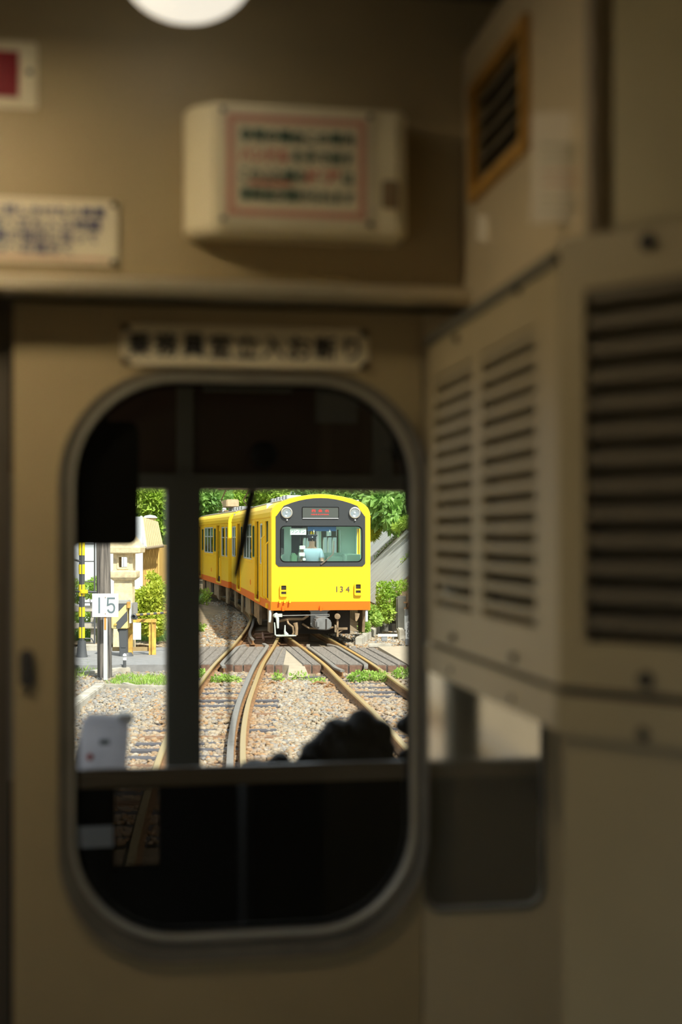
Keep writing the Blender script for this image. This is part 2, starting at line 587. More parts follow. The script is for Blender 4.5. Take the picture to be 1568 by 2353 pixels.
# ---------------- partition: upper wall, door with rounded window, fixed panel with second window
zb = W(500, 668).z                       # lower edge of the upper wall
uL, uR = -0.86, 1.20
structure('wall_front', MB().box(uL, uR, 0, .04, zb, ZC), cream, MP, 'cream upper wall of the partition above the cab door')
structure('trim_1', MB().prism([(.0, W(0, 622, .03).z), (-.045, W(0, 626, .05).z), (-.058, W(0, 634, .055).z), (-.060, W(0, 656, .06).z), (-.052, W(0, 668, .055).z), (0, W(0, 676, .03).z)], -0.62, W(1064, 0).x, 'x'),
          bright_alu, MP, 'satin metal door rail across the partition', .003)
structure('trim_2', MB().box(-0.62, W(1064, 0).x, -.012, .02, W(500, 702).z, W(500, 678, .02).z), mat('black rubber seal', (.025, .022, .018), .8), MP, 'dark rubber seal strip under the metal door rail')  # dark strip painting the shadow that the rail casts; no real seal
# the door leaf, set back behind the rail
D0 = -0.02                               # depth of the door's face behind the upper wall
dl, dr = W(30, 1400, D0).x, W(972, 1400, D0).x
il, ir, it, ib = W(172, 1400, D0).x, W(947, 1400, D0).x, W(600, 880, D0).z, W(600, 2140, D0).z
ol, orr, ot, ob = W(133, 1400, D0).x, W(983, 1400, D0).x, W(600, 853, D0).z, W(600, 2200, D0).z
door = thing('door_1', 'cream sliding cab door with a tall rounded window', 'structure', (0, .02, ZF), MP, kind='structure')
hole = rrect(il - .012, ir + .012, ib - .012, it + .012, .165)
obj('door_leaf', MB().ring([(dl, ZF), (dr, ZF), (dr, zb + .02), (dl, zb + .02)], hole, .02, .05), cream, door)
rim = rrect(il, ir, ib, it, .155)
rimo = rrect(ol, orr, ob, ot, .175)
rf = obj('window_frame', MB().ring(rimo, rim, .012, .055, y1in=.020), alu, door)
obj('window_lip', MB().ring(rrect(il - .007, ir + .007, ib - .007, it + .007, .160), rrect(il - .0005, ir + .0005, ib - .0005, it + .0005, .1555), .012, .03), mat('worn aluminium lip', (.46, .44, .38), .35, .5), door)  # paler ring paints the daylight caught on the frame's inner edge
obj('gasket', MB().ring(rrect(il, ir, ib, it, .155), rrect(il + .006, ir - .006, ib + .006, it - .006, .15), .034, .046), black, door)
obj('pane', MB().prism(rrect(il + .002, ir - .002, ib + .002, it - .002, .152), .038, .042), G_door, door)
c = W(62, 1535, D0)
obj('door_handle', MB().prism(rrect(c.x - .011, c.x + .011, c.z - .028, c.z + .028, .0105, 6), .010, .02), mat('dull grey handle', (.05, .05, .05), .5), door, bevel=.002)
# jamb to the left of the door
structure('wall_jamb', MB().box(uL, dl - .006, .035, .06, ZF, zb + .02), mat('dark rubber', (.07, .06, .045), .7), MP, 'shaded door jamb at the left end of the partition')  # dark colour stands in for the shadow gap beside the door
# fixed panel with the second window
w2l, w2r, w2t, w2b = W(978, 0, D0).x, W(1250, 0, D0).x, W(1100, 1330, D0).z, W(1100, 2088, D0).z
pan = thing('window_3', 'dusty fixed window beside the cab door under the louvred cabinet', 'structure', ((w2l + w2r) / 2, .02, ZF), MP, kind='structure')
obj('panel', MB().ring([(dr + .002, ZF), (uR, ZF), (uR, zb + .02), (dr + .002, zb + .02)], rrect(w2l, w2r, w2b, w2t, .03), .022, .036), cream2, pan)
obj('window_frame', MB().ring(rrect(w2l - .004, w2r + .004, w2b - .006, w2t + .006, .034), rrect(w2l + .003, w2r - .003, w2b + .003, w2t - .003, .026), .020, .030), alu, pan)
obj('pane', MB().prism(rrect(w2l, w2r, w2b, w2t, .028), .034, .038), G_part, pan)


def screw(c, r, M_axis, parent, m=screwm, h=.004):
    """a round head on the frame's -y side"""
    return obj('screw', MB().lathe([(r, h), (r, 0), (r * .75, -h), (r * .2, -h * 1.1)], c, 12, 'y'), m, parent)


# notice plate over the door window
pl = [W(280, 745, .0), W(852, 760, .0)]
nx0, nx1 = pl[0].x, pl[1].x
nz1, nz0 = W(560, 748).z, W(560, 840).z
npl = thing('notice_plate', 'long white plate with nine black characters above the door window', 'sign', ((nx0 + nx1) / 2, .02, nz0), MP)
cut = .014
obj('plate', MB().prism([(nx0 + cut, nz0), (nx1 - cut, nz0), (nx1 - cut, nz0 + cut * .7), (nx1, nz0 + cut), (nx1, nz1 - cut), (nx1 - cut, nz1 - cut * .7), (nx1 - cut, nz1), (nx0 + cut, nz1),
                         (nx0 + cut, nz1 - cut * .7), (nx0, nz1 - cut), (nx0, nz0 + cut), (nx0 + cut, nz0 + cut * .7)], .014, .02), plate, npl)
chars = '乗務員室立入お断り'
for k, ch in enumerate(chars):
    x = nx0 + (nx1 - nx0) * (0.07 + 0.86 * k / 8)
    obj('character', text_mb(ch, height=.035, y=.0135, cx=x, cz=(nz0 + nz1) / 2, sx=.95, heavy=.0011), ink, npl)
for sx in (nx0 + .006, nx1 - .006):
    for sz in (nz0 + .005, nz1 - .005):
        screw((sx, .014, sz), .005, None, npl)

# emergency box on the upper wall
bx = thing('emergency_box', 'ivory box with a bordered green and red notice on the upper wall', 'box', (W(680, 400).x, 0, W(680, 540).z), MP)
d = .075
A0, A1 = W(424, 0, .02).x, W(932, 0, .05).x
S0 = W(497, 0, d).x
zt, z0 = W(650, 240, d).z, W(650, 537, d).z
tilt = .006
prof = [(A0, 0), (A0, -.03), (A0 + .008, -.045), (S0, -d), (A1 - .012, -d), (A1, -d + .012), (A1, 0)]
obj('body', MB().prism(prof, z0, zt, 'z'), boxplast, bx, bevel=.006)
s0, s1 = W(503, 0, d).x, W(858, 0, d).x
t0, t1 = W(650, 518, d).z, W(650, 250, d).z
obj('notice', MB().box(s0, s1, -d - .003, -d, t0, t1), plate, bx)
bw = .006
obj('border', MB().ring([(s0 + .012, t0 + .012), (s1 - .012, t0 + .012), (s1 - .012, t1 - .012), (s0 + .012, t1 - .012)],
                        [(s0 + .022, t0 + .022), (s1 - .022, t0 + .022), (s1 - .022, t1 - .022), (s0 + .022, t1 - .022)], -d - .0045, -d - .003), paleredink, bx)
rows = [(315, [('非常の場合この車内', greenink, 552, 812)]),
        (360, [('ハンドル', redink, 552, 662), ('を手で回す', greenink, 672, 812)]),
        (405, [('このふた側の', greenink, 552, 700), ('ドア', redink, 705, 780), ('は', greenink, 788, 812)]),
        (450, [('乗降客が開けられます', greenink, 552, 812)])]
for yy, segs in rows:
    for body, m, xa, xb in segs:
        ua, ub = W(xa, 0, d).x, W(xb, 0, d).x
        obj('lettering', text_mb(body, width=ub - ua, height=.019, y=-d - .004, cx=(ua + ub) / 2, cz=W(650, yy, d).z, heavy=.0006), m, bx)
obj('underline', MB().box(W(572, 0, d).x, W(668, 0, d).x, -d - .005, -d - .003, W(650, 426, d).z, W(650, 420, d).z), redink, bx)
for sx in (s0 + .006, s1 - .005):
    for sz in (t0 + .006, t1 - .006):
        screw((sx, -d - .003, sz), .0045, None, bx)
stain = mat('brown stain', (0.26, 0.19, 0.11), 0.7)
obj('latch', MB().box(W(878, 0, d).x, W(915, 0, d).x, -d - .004, -d, W(895, 480, d).z, W(895, 415, d).z), stain, bx, bevel=.002)

# red and white plate at the upper left
rp_ = thing('alarm_plate', 'white plate with a deep red panel at the upper left', 'sign', (W(0, 170).x, 0, W(0, 252).z), MP)
obj('plate', MB().box(W(-150, 0).x, W(86, 0).x, -.006, 0, W(40, 250).z, W(40, 97).z), plate, rp_, bevel=.002)
obj('red_panel', MB().box(W(-110, 0).x, W(43, 0).x, -.009, -.006, W(40, 227).z, W(40, 122).z), redpanel, rp_)
screw((W(68, 0).x, -.006, W(68, 168).z), .005, None, rp_)

# blue lettered plate
bp_ = thing('instruction_plate', 'pale plate with rows of blue characters above the door rail', 'sign', (W(60, 540).x, 0, W(60, 612).z), MP)
q0, q1 = W(-260, 0).x, W(272, 0).x
r0, r1 = W(140, 610).z, W(140, 458).z
obj('plate', MB().box(q0, q1, -.006, 0, r0, r1), plate, bp_, bevel=.002)
for k, (yy, body) in enumerate(((488, '運転中は乗務員に話しかけたり車掌'), (518, 'みだりに運転室へ立ち入ら時間'), (546, '非常の場合は係員の指示に従って'), (572, '降車の際は出口へお進みく'))):
    obj('lettering', text_mb(body, width=(q1 - q0) * .88 * (1, .97, .96, .8)[k], height=.0155, y=-.007, cx=(q0 + q1) / 2 - (0, .003, .005, .02)[k], cz=W(140, yy).z, heavy=.0005), blueink, bp_)
obj('red_line', MB().box(q0 + .01, q1 - .014, -.0075, -.006, r0 + .008, r0 + .011), paleredink, bp_)
for sz in (r0 + .006, r1 - .006):
    screw((q1 - .007, -.006, sz), .005, None, bp_)

# dome lamp at the top
Yd = 2.0
dc = P(430, 0, Yd)
zbot = P(430, 46, Yd).z
dm = thing('dome_lamp', 'white dome lamp hanging from the ceiling over the partition', 'lamp', (dc.x, Yd, zbot))
R_ = 0.092
obj('globe', MB().lathe([(R_ * math.sin(math.radians(a)) if a else .002, zbot + .075 - .075 * math.cos(math.radians(a))) for a in range(0, 91, 9)] + [(R_, zbot + .09)], (dc.x, Yd, 0), 32), lampglass, dm)
obj('base', MB().lathe([(R_ + .012, zbot + .09), (R_ + .016, zbot + .10), (R_ + .016, ZC), (.01, ZC)], (dc.x, Yd, 0), 32), greycab, dm)

# ---------------- louvred cabinet on the right: face one runs along the carriage, face two is the chamfer
ang1 = math.degrees(math.atan2(.138, 1.0))
P1, C1 = Vector((.136, 2.325)), Vector((.2345, 1.611))
L1 = (P1 - C1).length
a1 = math.degrees(math.atan2(P1.y - C1.y, P1.x - C1.x))          # direction corner -> partition
# frame: x along the face from partition end to the corner, y into the cabinet
dir1 = (C1 - P1).normalized()
M1 = Matrix.Translation((P1.x, P1.y, CH)) @ Matrix.Rotation(math.atan2(dir1.y, dir1.x), 4, 'Z')
dir2 = Vector((math.sin(math.radians(44)), -math.cos(math.radians(44))))
M2 = Matrix.Translation((C1.x, C1.y, CH)) @ Matrix.Rotation(math.atan2(dir2.y, dir2.x), 4, 'Z')
L2 = 0.30
cab = thing('louvred_cabinet', 'cream equipment cabinet with louvred faces beside the cab door', 'cabinet', (0, 0, -.208), M1)


def to1(p, Mx):                     # from frame Mx into frame M1
    return M1.inverted() @ (Mx @ Vector(p))


def mb_to1(mb, Mx):
    mb.v = [tuple(to1(p, Mx)) for p in mb.v]
    return mb


ZB, ZS, ZT = -.208, -.165, .307
holes1 = [(.05, .305, -.105, .24), (.36, .628, -.105, .24)]
obj('side_face', MB().grid_wall(0, L1, ZS + .004, ZT, 0, .012, holes1, 'y'), cream3, cab)
obj('lower_strip', MB().box(0, L1 + .003, -.004, .012, ZB, ZS - .003), cream3, cab)
obj('seam', MB().box(0, L1, .004, .010, ZS - .003, ZS + .004), dark, cab)
obj('cavity', MB().box(.02, L1 - .02, .055, .065, -.14, .28), dark, cab)
obj('top_edge', MB().box(0, L1, -.006, .014, ZT - .012, ZT), greycab, cab)
holes2 = [(.034, L2 - .02, -.112, .262)]
obj('chamfer_face', mb_to1(MB().grid_wall(0, L2, ZS + .004, ZT + .012, 0, .012, holes2, 'y'), M2), cream3, cab)
obj('chamfer_strip', mb_to1(MB().box(0, L2, -.004, .012, ZB - .004, ZS - .005), M2), cream3, cab)
obj('chamfer_seam', mb_to1(MB().box(0, L2, .003, .010, ZS - .005, ZS + .004), M2), dark, cab)
obj('chamfer_cavity', mb_to1(MB().box(.02, L2, .05, .06, -.14, .29), M2), dark, cab)
n1 = 14
for h in holes1:
    pitch = (h[3] - h[2]) / n1
    for k in range(n1):
        z = h[2] + pitch * (k + .5)
        obj('slat', MB().prism([(.001, z + pitch * .02), (.001, z + pitch * .34), (.024, z - pitch * .36), (.024, z - pitch * .52)], h[0] - .004, h[1] + .004, 'x'), slatmat, cab)
n2 = 13
for h in holes2:
    pitch = (h[3] - h[2]) / n2
    for k in range(n2):
        z = h[2] + pitch * (k + .5)
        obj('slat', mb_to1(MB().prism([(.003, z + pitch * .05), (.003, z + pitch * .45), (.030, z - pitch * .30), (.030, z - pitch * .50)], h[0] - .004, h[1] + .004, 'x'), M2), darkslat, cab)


def face_hit(Mx, x, y):
    p = on_plane(Mx, x, y)
    return p


for sx, sy in ((1045, 1465), (1185, 1511), (1043, 1540), (1185, 1606), (1195, 665), (1053, 778)):
    p = face_hit(M1, sx, sy)
    screw((p.x, -.003, p.z), .0055 if sy > 1000 else .006, None, cab)
for sx, sy, r in ((1490, 556, .010), (1485, 1562, .009), (1483, 1686, .009)):
    p = face_hit(M2, sx, sy)
    mbs = MB().lathe([(r, .004), (r, -.002), (r * .75, -.006), (r * .2, -.0065)], (p.x, 0, p.z), 14, 'y')
    obj('knob', mb_to1(mbs, M2), screwm, cab)
# cabinet carcass behind the faces
Wc = [Vector(to1((0, 0, 0), M1)).xy, Vector((L1, 0)), Vector(to1((L2, 0, 0), M2)).xy, Vector(to1((L2, .3, 0), M2)).xy, Vector((.0, .40))]
obj('base_panel', MB().prism([(Wc[0].x, .014), (Wc[1].x - .014, .014), (Wc[2].x - .01, Wc[2].y + .012), (Wc[3].x, Wc[3].y), (Wc[4].x, Wc[4].y)], ZB, ZB + .008, 'z'), cream3, cab)
obj('top_panel', MB().prism([(Wc[0].x, .014), (Wc[1].x - .014, .014), (Wc[2].x - .01, Wc[2].y + .012), (Wc[3].x, Wc[3].y), (Wc[4].x, Wc[4].y)], ZT - .012, ZT - .002, 'z'), cream3, cab)

# the plain column under the chamfered face
c1 = Vector((C1.x + .004, C1.y + .002))
e1 = c1 + Vector((.695, -.719)) * .32
colm = MB().prism([(c1.x, c1.y), (e1.x, e1.y), (e1.x + .25, e1.y + .2), (c1.x + .33, c1.y + .62), (c1.x + .012, c1.y + .03)], ZF, CH + ZB - .006, 'z')
obj('pillar_panel', colm, cream3, None, None, ID, .004, label='plain cream pillar panel standing under the louvred cabinet', cat='pillar', kind='structure')

# upper panel with vent grille
U0 = Vector((.191, 2.335))
dU = Vector((.138, -1)).normalized()
MU = Matrix.Translation((U0.x, U0.y, CH)) @ Matrix.Rotation(math.atan2(dU.y, dU.x), 4, 'Z')
LU = .637
up = thing('overhead_cabinet', 'pale overhead cabinet with a framed vent at the top right', 'cabinet', (0, 0, .30), MU)
vent = (.075, .40, .502, .678)
obj('side_face', MB().grid_wall(0, LU, .295, .748, 0, .012, [(vent[0] + .012, vent[1] - .012, vent[2] + .012, vent[3] - .012)], 'y'), cream2, up)
obj('cove', MB().hexa([(0, 0, .748), (LU + .3, 0, .748), (LU + .3, .35, .748), (0, .35, .748), (0, .02, .76), (LU + .3, .02, .76), (LU + .3, .35, .76), (0, .35, .76)]), cream2, up)
vf = obj('vent_frame', MB().ring([(vent[0], vent[2]), (vent[1], vent[2]), (vent[1], vent[3]), (vent[0], vent[3])],
                                [(vent[0] + .016, vent[2] + .016), (vent[1] - .020, vent[2] + .016), (vent[1] - .020, vent[3] - .016), (vent[0] + .016, vent[3] - .016)], -.010, .004), orangewood, up)
obj('vent_cavity', MB().box(vent[0], vent[1], .05, .055, vent[2], vent[3]), dark, up)
for k in range(5):
    z = vent[2] + .03 + k * .029
    obj('slat', MB().prism([(.002, z - .004), (.002, z + .004), (.03, z + .020), (.03, z + .014)], vent[0] + .012, vent[1] - .014, 'x'), darkslat, vf)
obj('bottom_lip', MB().box(0, LU, -.006, .01, .295, .303), greycab, up)
# rounded post at its near end and the panel beyond
pp = P(1378, 300, 1.66)
obj('corner_post', MB().tube([(pp.x, pp.y, CH + .315), (pp.x, pp.y, CH + .79)], .0155, 16), mat('brown post paint', (0.20, 0.16, 0.10), .5), None, label='rounded brown post between the overhead cabinet and the side panel', cat='post')
sp0 = P(1408, 300, 1.60)
obj('side_panel', MB().hexa([tuple(Vector((sp0.x, sp0.y, 0)) + Vector(v)) for v in
    ((0, 0, CH + .327), (.22, -.20, CH + .327), (.30, -.12, CH + .327), (.02, .05, CH + .327), (0, 0, CH + .80), (.22, -.20, CH + .80), (.30, -.12, CH + .80), (.02, .05, CH + .80))]),
    mat('side panel paint', (0.47, 0.42, 0.26), .45, var=.1), None, bevel=.004, label='olive cream panel above the chamfered louvres', cat='panel')
# paper notices
nt_ = thing('paper_notice', 'curled paper notice hung beside the framed vent', 'notice', tuple(P(1285, 520, 1.78)))
vs, fs = [], []
for i in range(9):
    for j in range(9):
        u, v = i / 8, j / 8
        q = P(1222 + 122 * u, 262 - 6 * math.sin(u * 3.0) + (515 - 262) * v, 1.80 - .06 * u + .012 * math.sin(3.1 * v))
        vs.append(q)
for i in range(8):
    for j in range(8):
        fs.append((i * 9 + j, i * 9 + j + 1, i * 9 + j + 10, i * 9 + j + 9))
mbn = MB().add(vs, fs)
n0 = len(vs)
mbn.add([v + Vector((0, .002, 0)) for v in vs], [tuple(reversed(f)) for f in fs])
obj('sheet', mbn, paper, nt_)
for k, (yy, m) in enumerate(((335, greynum), (362, greynum), (395, paleredink), (420, paleredink), (455, greynum), (480, greynum))):
    fade = mat('faded print %d' % (k // 2), [(0.50, 0.50, 0.40), (0.62, 0.42, 0.33), (0.50, 0.50, 0.40)][k // 2], .8)
    a, b = P(1245, yy, 1.776), P(1330, yy, 1.728)
    obj('printed_line', MB().tube([a, b], .0018, 4), fade, nt_)
sl = MB()
a = [P(1098, 555, 2.19), P(1160, 557, 2.15), P(1160, 497, 2.15), P(1098, 494, 2.19)]
sl.hexa([a[0], a[1], a[1] + Vector((0, .004, 0)), a[0] + Vector((0, .004, 0)), a[3], a[2], a[2] + Vector((0, .004, 0)), a[3] + Vector((0, .004, 0))])
obj('label_card', sl, paper, None, label='small blank white card under the framed vent', cat='card')

# ------------------------------------------------------------------ the driver's cab in front
fw = thing('wall_cab_front', 'dark front wall of the cab with its windscreens', 'structure', (0, 0, ZF), MF, kind='structure')
hz0, hz1 = F(600, 1096).z, F(600, 700).z
fxl, fxr = -0.86, 1.22


def Fb(x0, x1, y0, y1, d0, d1):
    """box on the cab front wall between pixel columns and rows"""
    return MB().box(F(x0, 1200, d0).x, F(x1, 1200, d0).x, -d0, -d1, F(600, y1, d0).z, F(600, y0, d0).z)


obj('header_panel', MB().box(fxl, fxr, -.02, .06, F(600, 1096).z, ZC), browncab, fw)
hl, hr = F(-400, 1118), F(1500, 1143)
obj('header_rail', MB().hexa([(fxl, -.045, F(0, 1122).z), (fxr, -.045, F(1300, 1135).z), (fxr, .06, F(1300, 1135).z), (fxl, .06, F(0, 1122).z),
                              (fxl, -.045, F(600, 1092).z), (fxr, -.045, F(600, 1092).z), (fxr, .06, F(600, 1092).z), (fxl, .06, F(600, 1092).z)]), greycab, fw)
zsill = F(600, 1770).z
obj('mullion', MB().box(F(381, 0).x, F(459, 0).x, -.05, .05, zsill, F(600, 1100).z), greycab, fw, bevel=.006)
obj('upper_mullion', MB().box(F(405, 0).x, F(442, 0).x, -.03, 0, F(600, 1096).z, ZC), greycab, fw)
obj('mullion', MB().box(F(1030, 0).x, F(1092, 0).x, -.05, .05, zsill, F(600, 1100).z), greycab, fw, bevel=.006)
obj('upper_mullion', MB().box(F(852, 0).x, F(897, 0).x, -.03, 0, F(600, 1096).z, ZC), greycab, fw)
obj('side_post', MB().box(fxl, F(60, 0).x, -.05, .05, zsill, F(600, 1100).z), greycab, fw)
obj('side_post', MB().box(F(1400, 0).x, fxr, -.05, .05, zsill, F(600, 1100).z), greycab, fw)
lw = (F(262, 0).x, F(368, 0).x, F(600, 1985).z, F(600, 1800).z)
obj('lower_panel', MB().grid_wall(fxl, fxr, ZF, zsill, -.02, .05, [lw], 'y'), black, fw)
obj('lower_pane', MB().box(lw[0], lw[1], .0, .004, lw[2], lw[3]), G_smoke, fw)
for xa, xb in ((60, 381), (459, 1030), (1092, 1400)):
    obj('pane', MB().box(F(xa, 0).x, F(xb, 0).x, .01, .014, zsill, F(600, 1110).z), G_wind, fw)
obj('corner_block', MB().box(F(922, 0).x, F(960, 0).x, -.06, -.02, F(600, 1186).z, F(600, 1120).z), black, fw, bevel=.008)
obj('dark_block', Fb(893, 932, 985, 1056, .03, .0), black, fw, bevel=.004)
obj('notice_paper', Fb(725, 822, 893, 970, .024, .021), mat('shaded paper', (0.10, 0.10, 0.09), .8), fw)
obj('header_strip', Fb(470, 672, 884, 900, .05, .02), greycab, fw)

# the rail across the cab, level with the windscreen sill
MR = frame(0, 3.22, PA)
ra, rb_ = on_plane(MR, 60, 1775), on_plane(MR, 1330, 1779)
obj('cab_rail', MB().box(ra.x, rb_.x, -.016, .016, on_plane(MR, 600, 1799).z, on_plane(MR, 600, 1757).z), brownrail, None, None, MR, .008,
    label='brown rail running across the cab below the windscreens', cat='rail')

# desk blocks that carry the things below the windscreen
MD = frame(0, 3.42, PA)


def Dk(x, y, d=0.0):
    return on_plane(MD, x, y, d)


dz = Dk(600, 1772).z
obj('driver_desk', MB().box(Dk(562, 0).x, Dk(1015, 0).x, -.05, .16, ZF, dz), black, None, None, MD, .01, label='black driver desk below the middle windscreen', cat='desk')
obj('console_stand', MB().box(Dk(168, 0).x, Dk(262, 0).x, -.05, .06, ZF, dz), black, None, None, MD, .008, label='black console stand below the left windscreen', cat='stand')
cb = thing('control_box', 'pale grey control box with a red mark under the left windscreen', 'control box', (Dk(240, 0).x, 0, dz), MD)
b0, b1, bz1 = Dk(180, 0).x, Dk(297, 0).x, Dk(240, 1648).z
obj('housing', MB().hexa([(b0 - .004, -.05, dz), (b1 - .008, -.05, dz), (b1 - .008, .05, dz), (b0 - .004, .05, dz),
                          (b0 + .010, -.045, bz1 + .006), (b1, -.045, bz1), (b1, .05, bz1), (b0 + .010, .05, bz1 + .006)]), greybox, cb, bevel=.010)
obj('cap', MB().box(Dk(268, 0).x, Dk(305, 0).x, -.035, .03, Dk(0, 1664).z, Dk(0, 1645).z), white, cb, bevel=.004)
obj('label_plate', MB().box(Dk(228, 0).x, Dk(250, 0).x, -.056, -.048, Dk(0, 1709).z, Dk(0, 1698).z), greynum, cb)
obj('red_button', MB().lathe([(.007, .006), (.007, -.004), (.004, -.006)], (Dk(206, 0).x, -.052, Dk(0, 1737).z), 12, 'y'), redink, cb)
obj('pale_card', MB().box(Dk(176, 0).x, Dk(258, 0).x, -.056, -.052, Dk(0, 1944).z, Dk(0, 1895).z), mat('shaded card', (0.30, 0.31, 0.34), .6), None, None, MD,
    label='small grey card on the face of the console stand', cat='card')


def lump(name, pts, m, parent=None, label=None, cat=None, seed=1, sub=2):
    bm = bmesh.new()
    for (c, r) in pts:
        bmesh.ops.create_icosphere(bm, subdivisions=3, radius=1.0, matrix=Matrix.Translation(c) @ Matrix.Diagonal((*r, 1)))
    me = bpy.data.meshes.new(name)
    bm.to_mesh(me)
    bm.free()
    o = bpy.data.objects.new(name, me)
    COL.objects.link(o)
    md = o.modifiers.new('r', 'REMESH')
    md.mode, md.voxel_size = 'VOXEL', .007
    tx = bpy.data.textures.new(name + str(seed), 'CLOUDS')
    tx.noise_scale = .05
    dm_ = o.modifiers.new('d', 'DISPLACE')
    dm_.texture, dm_.strength, dm_.mid_level = tx, .018, .5
    dg = bpy.context.evaluated_depsgraph_get()
    m2 = bpy.data.meshes.new_from_object(o.evaluated_get(dg))
    bpy.data.objects.remove(o)
    m2.polygons.foreach_set('use_smooth', [True] * len(m2.polygons))
    m2.materials.clear()
    m2.materials.append(m)
    o = bpy.data.objects.new(name, m2)
    COL.objects.link(o)
    return tag(o, label, cat)


def DkW(x, y, d=0.0):
    return MD @ Dk(x, y, d)


lump('cloth_bag', [(DkW(800, 1712), (.085, .05, .046)), (DkW(772, 1678), (.034, .04, .030)), (DkW(832, 1668), (.038, .04, .034)), (DkW(872, 1685), (.034, .04, .034)), (DkW(728, 1728), (.040, .04, .032)),
                   (DkW(860, 1722), (.050, .05, .040)), (DkW(800, 1750), (.125, .05, .022)), (DkW(748, 1700), (.026, .04, .028))], blackcloth, label='crumpled black bag lying on the driver desk', cat='bag')
lump('lever_grip', [(DkW(930, 1668), (.026, .03, .022)), (DkW(955, 1660), (.03, .03, .03)), (DkW(962, 1700), (.018, .03, .07)), (DkW(935, 1733), (.022, .03, .012))], blackcloth, label='black lever grip at the end of the driver desk', cat='lever', seed=3)
lump('pouch', [(DkW(640, 1748), (.026, .03, .018)), (DkW(590, 1754), (.025, .03, .012))], blackcloth, label='small dark pouch on the desk beside the black bag', cat='pouch', seed=5)
# sun visor on the left
MV = frame(0, 3.30, PA)
v0, v1 = on_plane(MV, 150, 0).x, on_plane(MV, 318, 0).x
vz0, vz1 = on_plane(MV, 250, 1254).z, on_plane(MV, 250, 970).z
vis = thing('sun_visor', 'black visor hanging before the left windscreen', 'visor', ((v0 + v1) / 2, 0, vz0), MV)
obj('panel', MB().prism(rrect(v0, v1, vz0, vz1, .022), -.02, .015), black, vis)
obj('hanger', MB().tube([((v0 + v1) / 2, 0, vz1 - .02), ((v0 + v1) / 2, .05, vz1 + .18), ((v0 + v1) / 2, .42, vz1 + .22)], .012), black, vis)
# windscreen wiper on the middle pane
wp = thing('wiper', 'black windscreen wiper hanging from the cab header', 'wiper', tuple(F(592, 1060)), MF)
fo = -.02


def Fp(x, y, d=-.04):
    return F(x, y, d)


obj('motor', MB().lathe([(.03, -.02), (.034, -.05), (.02, -.07)], tuple(F(600, 1048)), 16, 'y'), black, wp)
obj('arm', MB().tube([Fp(590, 1095), Fp(575, 1150), Fp(558, 1245), Fp(541, 1325)], [.009, .011, .0115, .007]), black, wp)
obj('link', MB().tube([Fp(541, 1322), Fp(530, 1400), Fp(526, 1480)], .0034), black, wp)
obj('blade', MB().tube([Fp(527, 1470), Fp(526, 1490), Fp(525, 1560), Fp(529, 1650), Fp(531, 1715)], [.006, .0055, .0035, .0035, .002]), black, wp)

# ------------------------------------------------------------------ outside: ground
def hermite(pts):
    xs = np.array([p[0] for p in pts], float)
    ys = np.array([p[1] for p in pts], float)
    dd = np.diff(ys) / np.diff(xs)
    m = np.empty_like(ys)
    m[1:-1] = (dd[:-1] + dd[1:]) / 2
    m[0], m[-1] = dd[0], dd[-1]

    def f(y):
        i = int(np.clip(np.searchsorted(xs, y) - 1, 0, len(xs) - 2))
        h = xs[i + 1] - xs[i]
        t = (y - xs[i]) / h
        return float((2 * t**3 - 3 * t**2 + 1) * ys[i] + (t**3 - 2 * t**2 + t) * h * m[i] + (-2 * t**3 + 3 * t**2) * ys[i + 1] + (t**3 - t**2) * h * m[i + 1])
    return f


cA = hermite([(4, -.42), (8, -.80), (11.5, -1.13), (14.2, -1.335), (16.4, -1.475), (19, -1.59), (21.5, -1.655), (25.1, -1.72), (29.1, -1.72), (33.8, -1.77), (37, -1.86), (40, -2.0), (44, -2.42), (50, -3.25), (58, -4.75), (66, -6.4)])
cB = hermite([(6, 1.75), (12, 1.32), (15.7, 1.03), (19, .74), (21.5, .48), (25.1, .128), (29.9, -.46), (33, -.86), (36, -1.25), (40, -1.80), (44, -2.40)])
HG = .405


def offs(f, off):
    def g(y):
        e = .05
        sl = (f(y + e) - f(y - e)) / (2 * e)
        return f(y) + off * math.sqrt(1 + sl * sl)
    return g


structure('ground', MB().box(-70, 70, 4.6, 160, -.5, -.165).box(-70, -1.3, -30, 4.6, -.5, -.165).box(-1.3, 70, -30, 4.6, -.5, -.165), groundm, ID, 'sandy brown soil beneath the tracks')
structure('road_crossing', MB().add([(-14, 30.2, -.05), (-14, 24.5, -.05), (-2.95, 25.3, -.03), (-2.95, 29.2, -.03), (-14, 30.2, -.2), (-14, 24.5, -.2), (-2.95, 25.3, -.2), (-2.95, 29.2, -.2)],
                                    [(0, 1, 2, 3), (0, 4, 5, 1), (1, 5, 6, 2), (2, 6, 7, 3), (3, 7, 4, 0)]), asphalt, ID, 'grey asphalt road leading up to the crossing')


# ------------------------------------------------------------------ rails
def sweep(mb, f, y0, y1, prof, step=.5, zoff=0.0):
    n = max(2, int((y1 - y0) / step) + 1)
    ys = np.linspace(y0, y1, n)
    k = len(prof)
    v, fc = [], []
    for y in ys:
        x = f(y)
        sl = (f(y + .05) - f(y - .05)) / .1
        L = math.sqrt(1 + sl * sl)
        rx, ry = 1 / L, -sl / L
        for a, z in prof:
            v.append((x + rx * a, y + ry * a, z + zoff))
    for i in range(n - 1):
        for j in range(k):
            fc.append((i * k + j, i * k + (j + 1) % k, (i + 1) * k + (j + 1) % k, (i + 1) * k + j))
    fc.append(tuple(range(k)))
    fc.append(tuple((n - 1) * k + j for j in reversed(range(k))))
    return mb.add(v, fc)


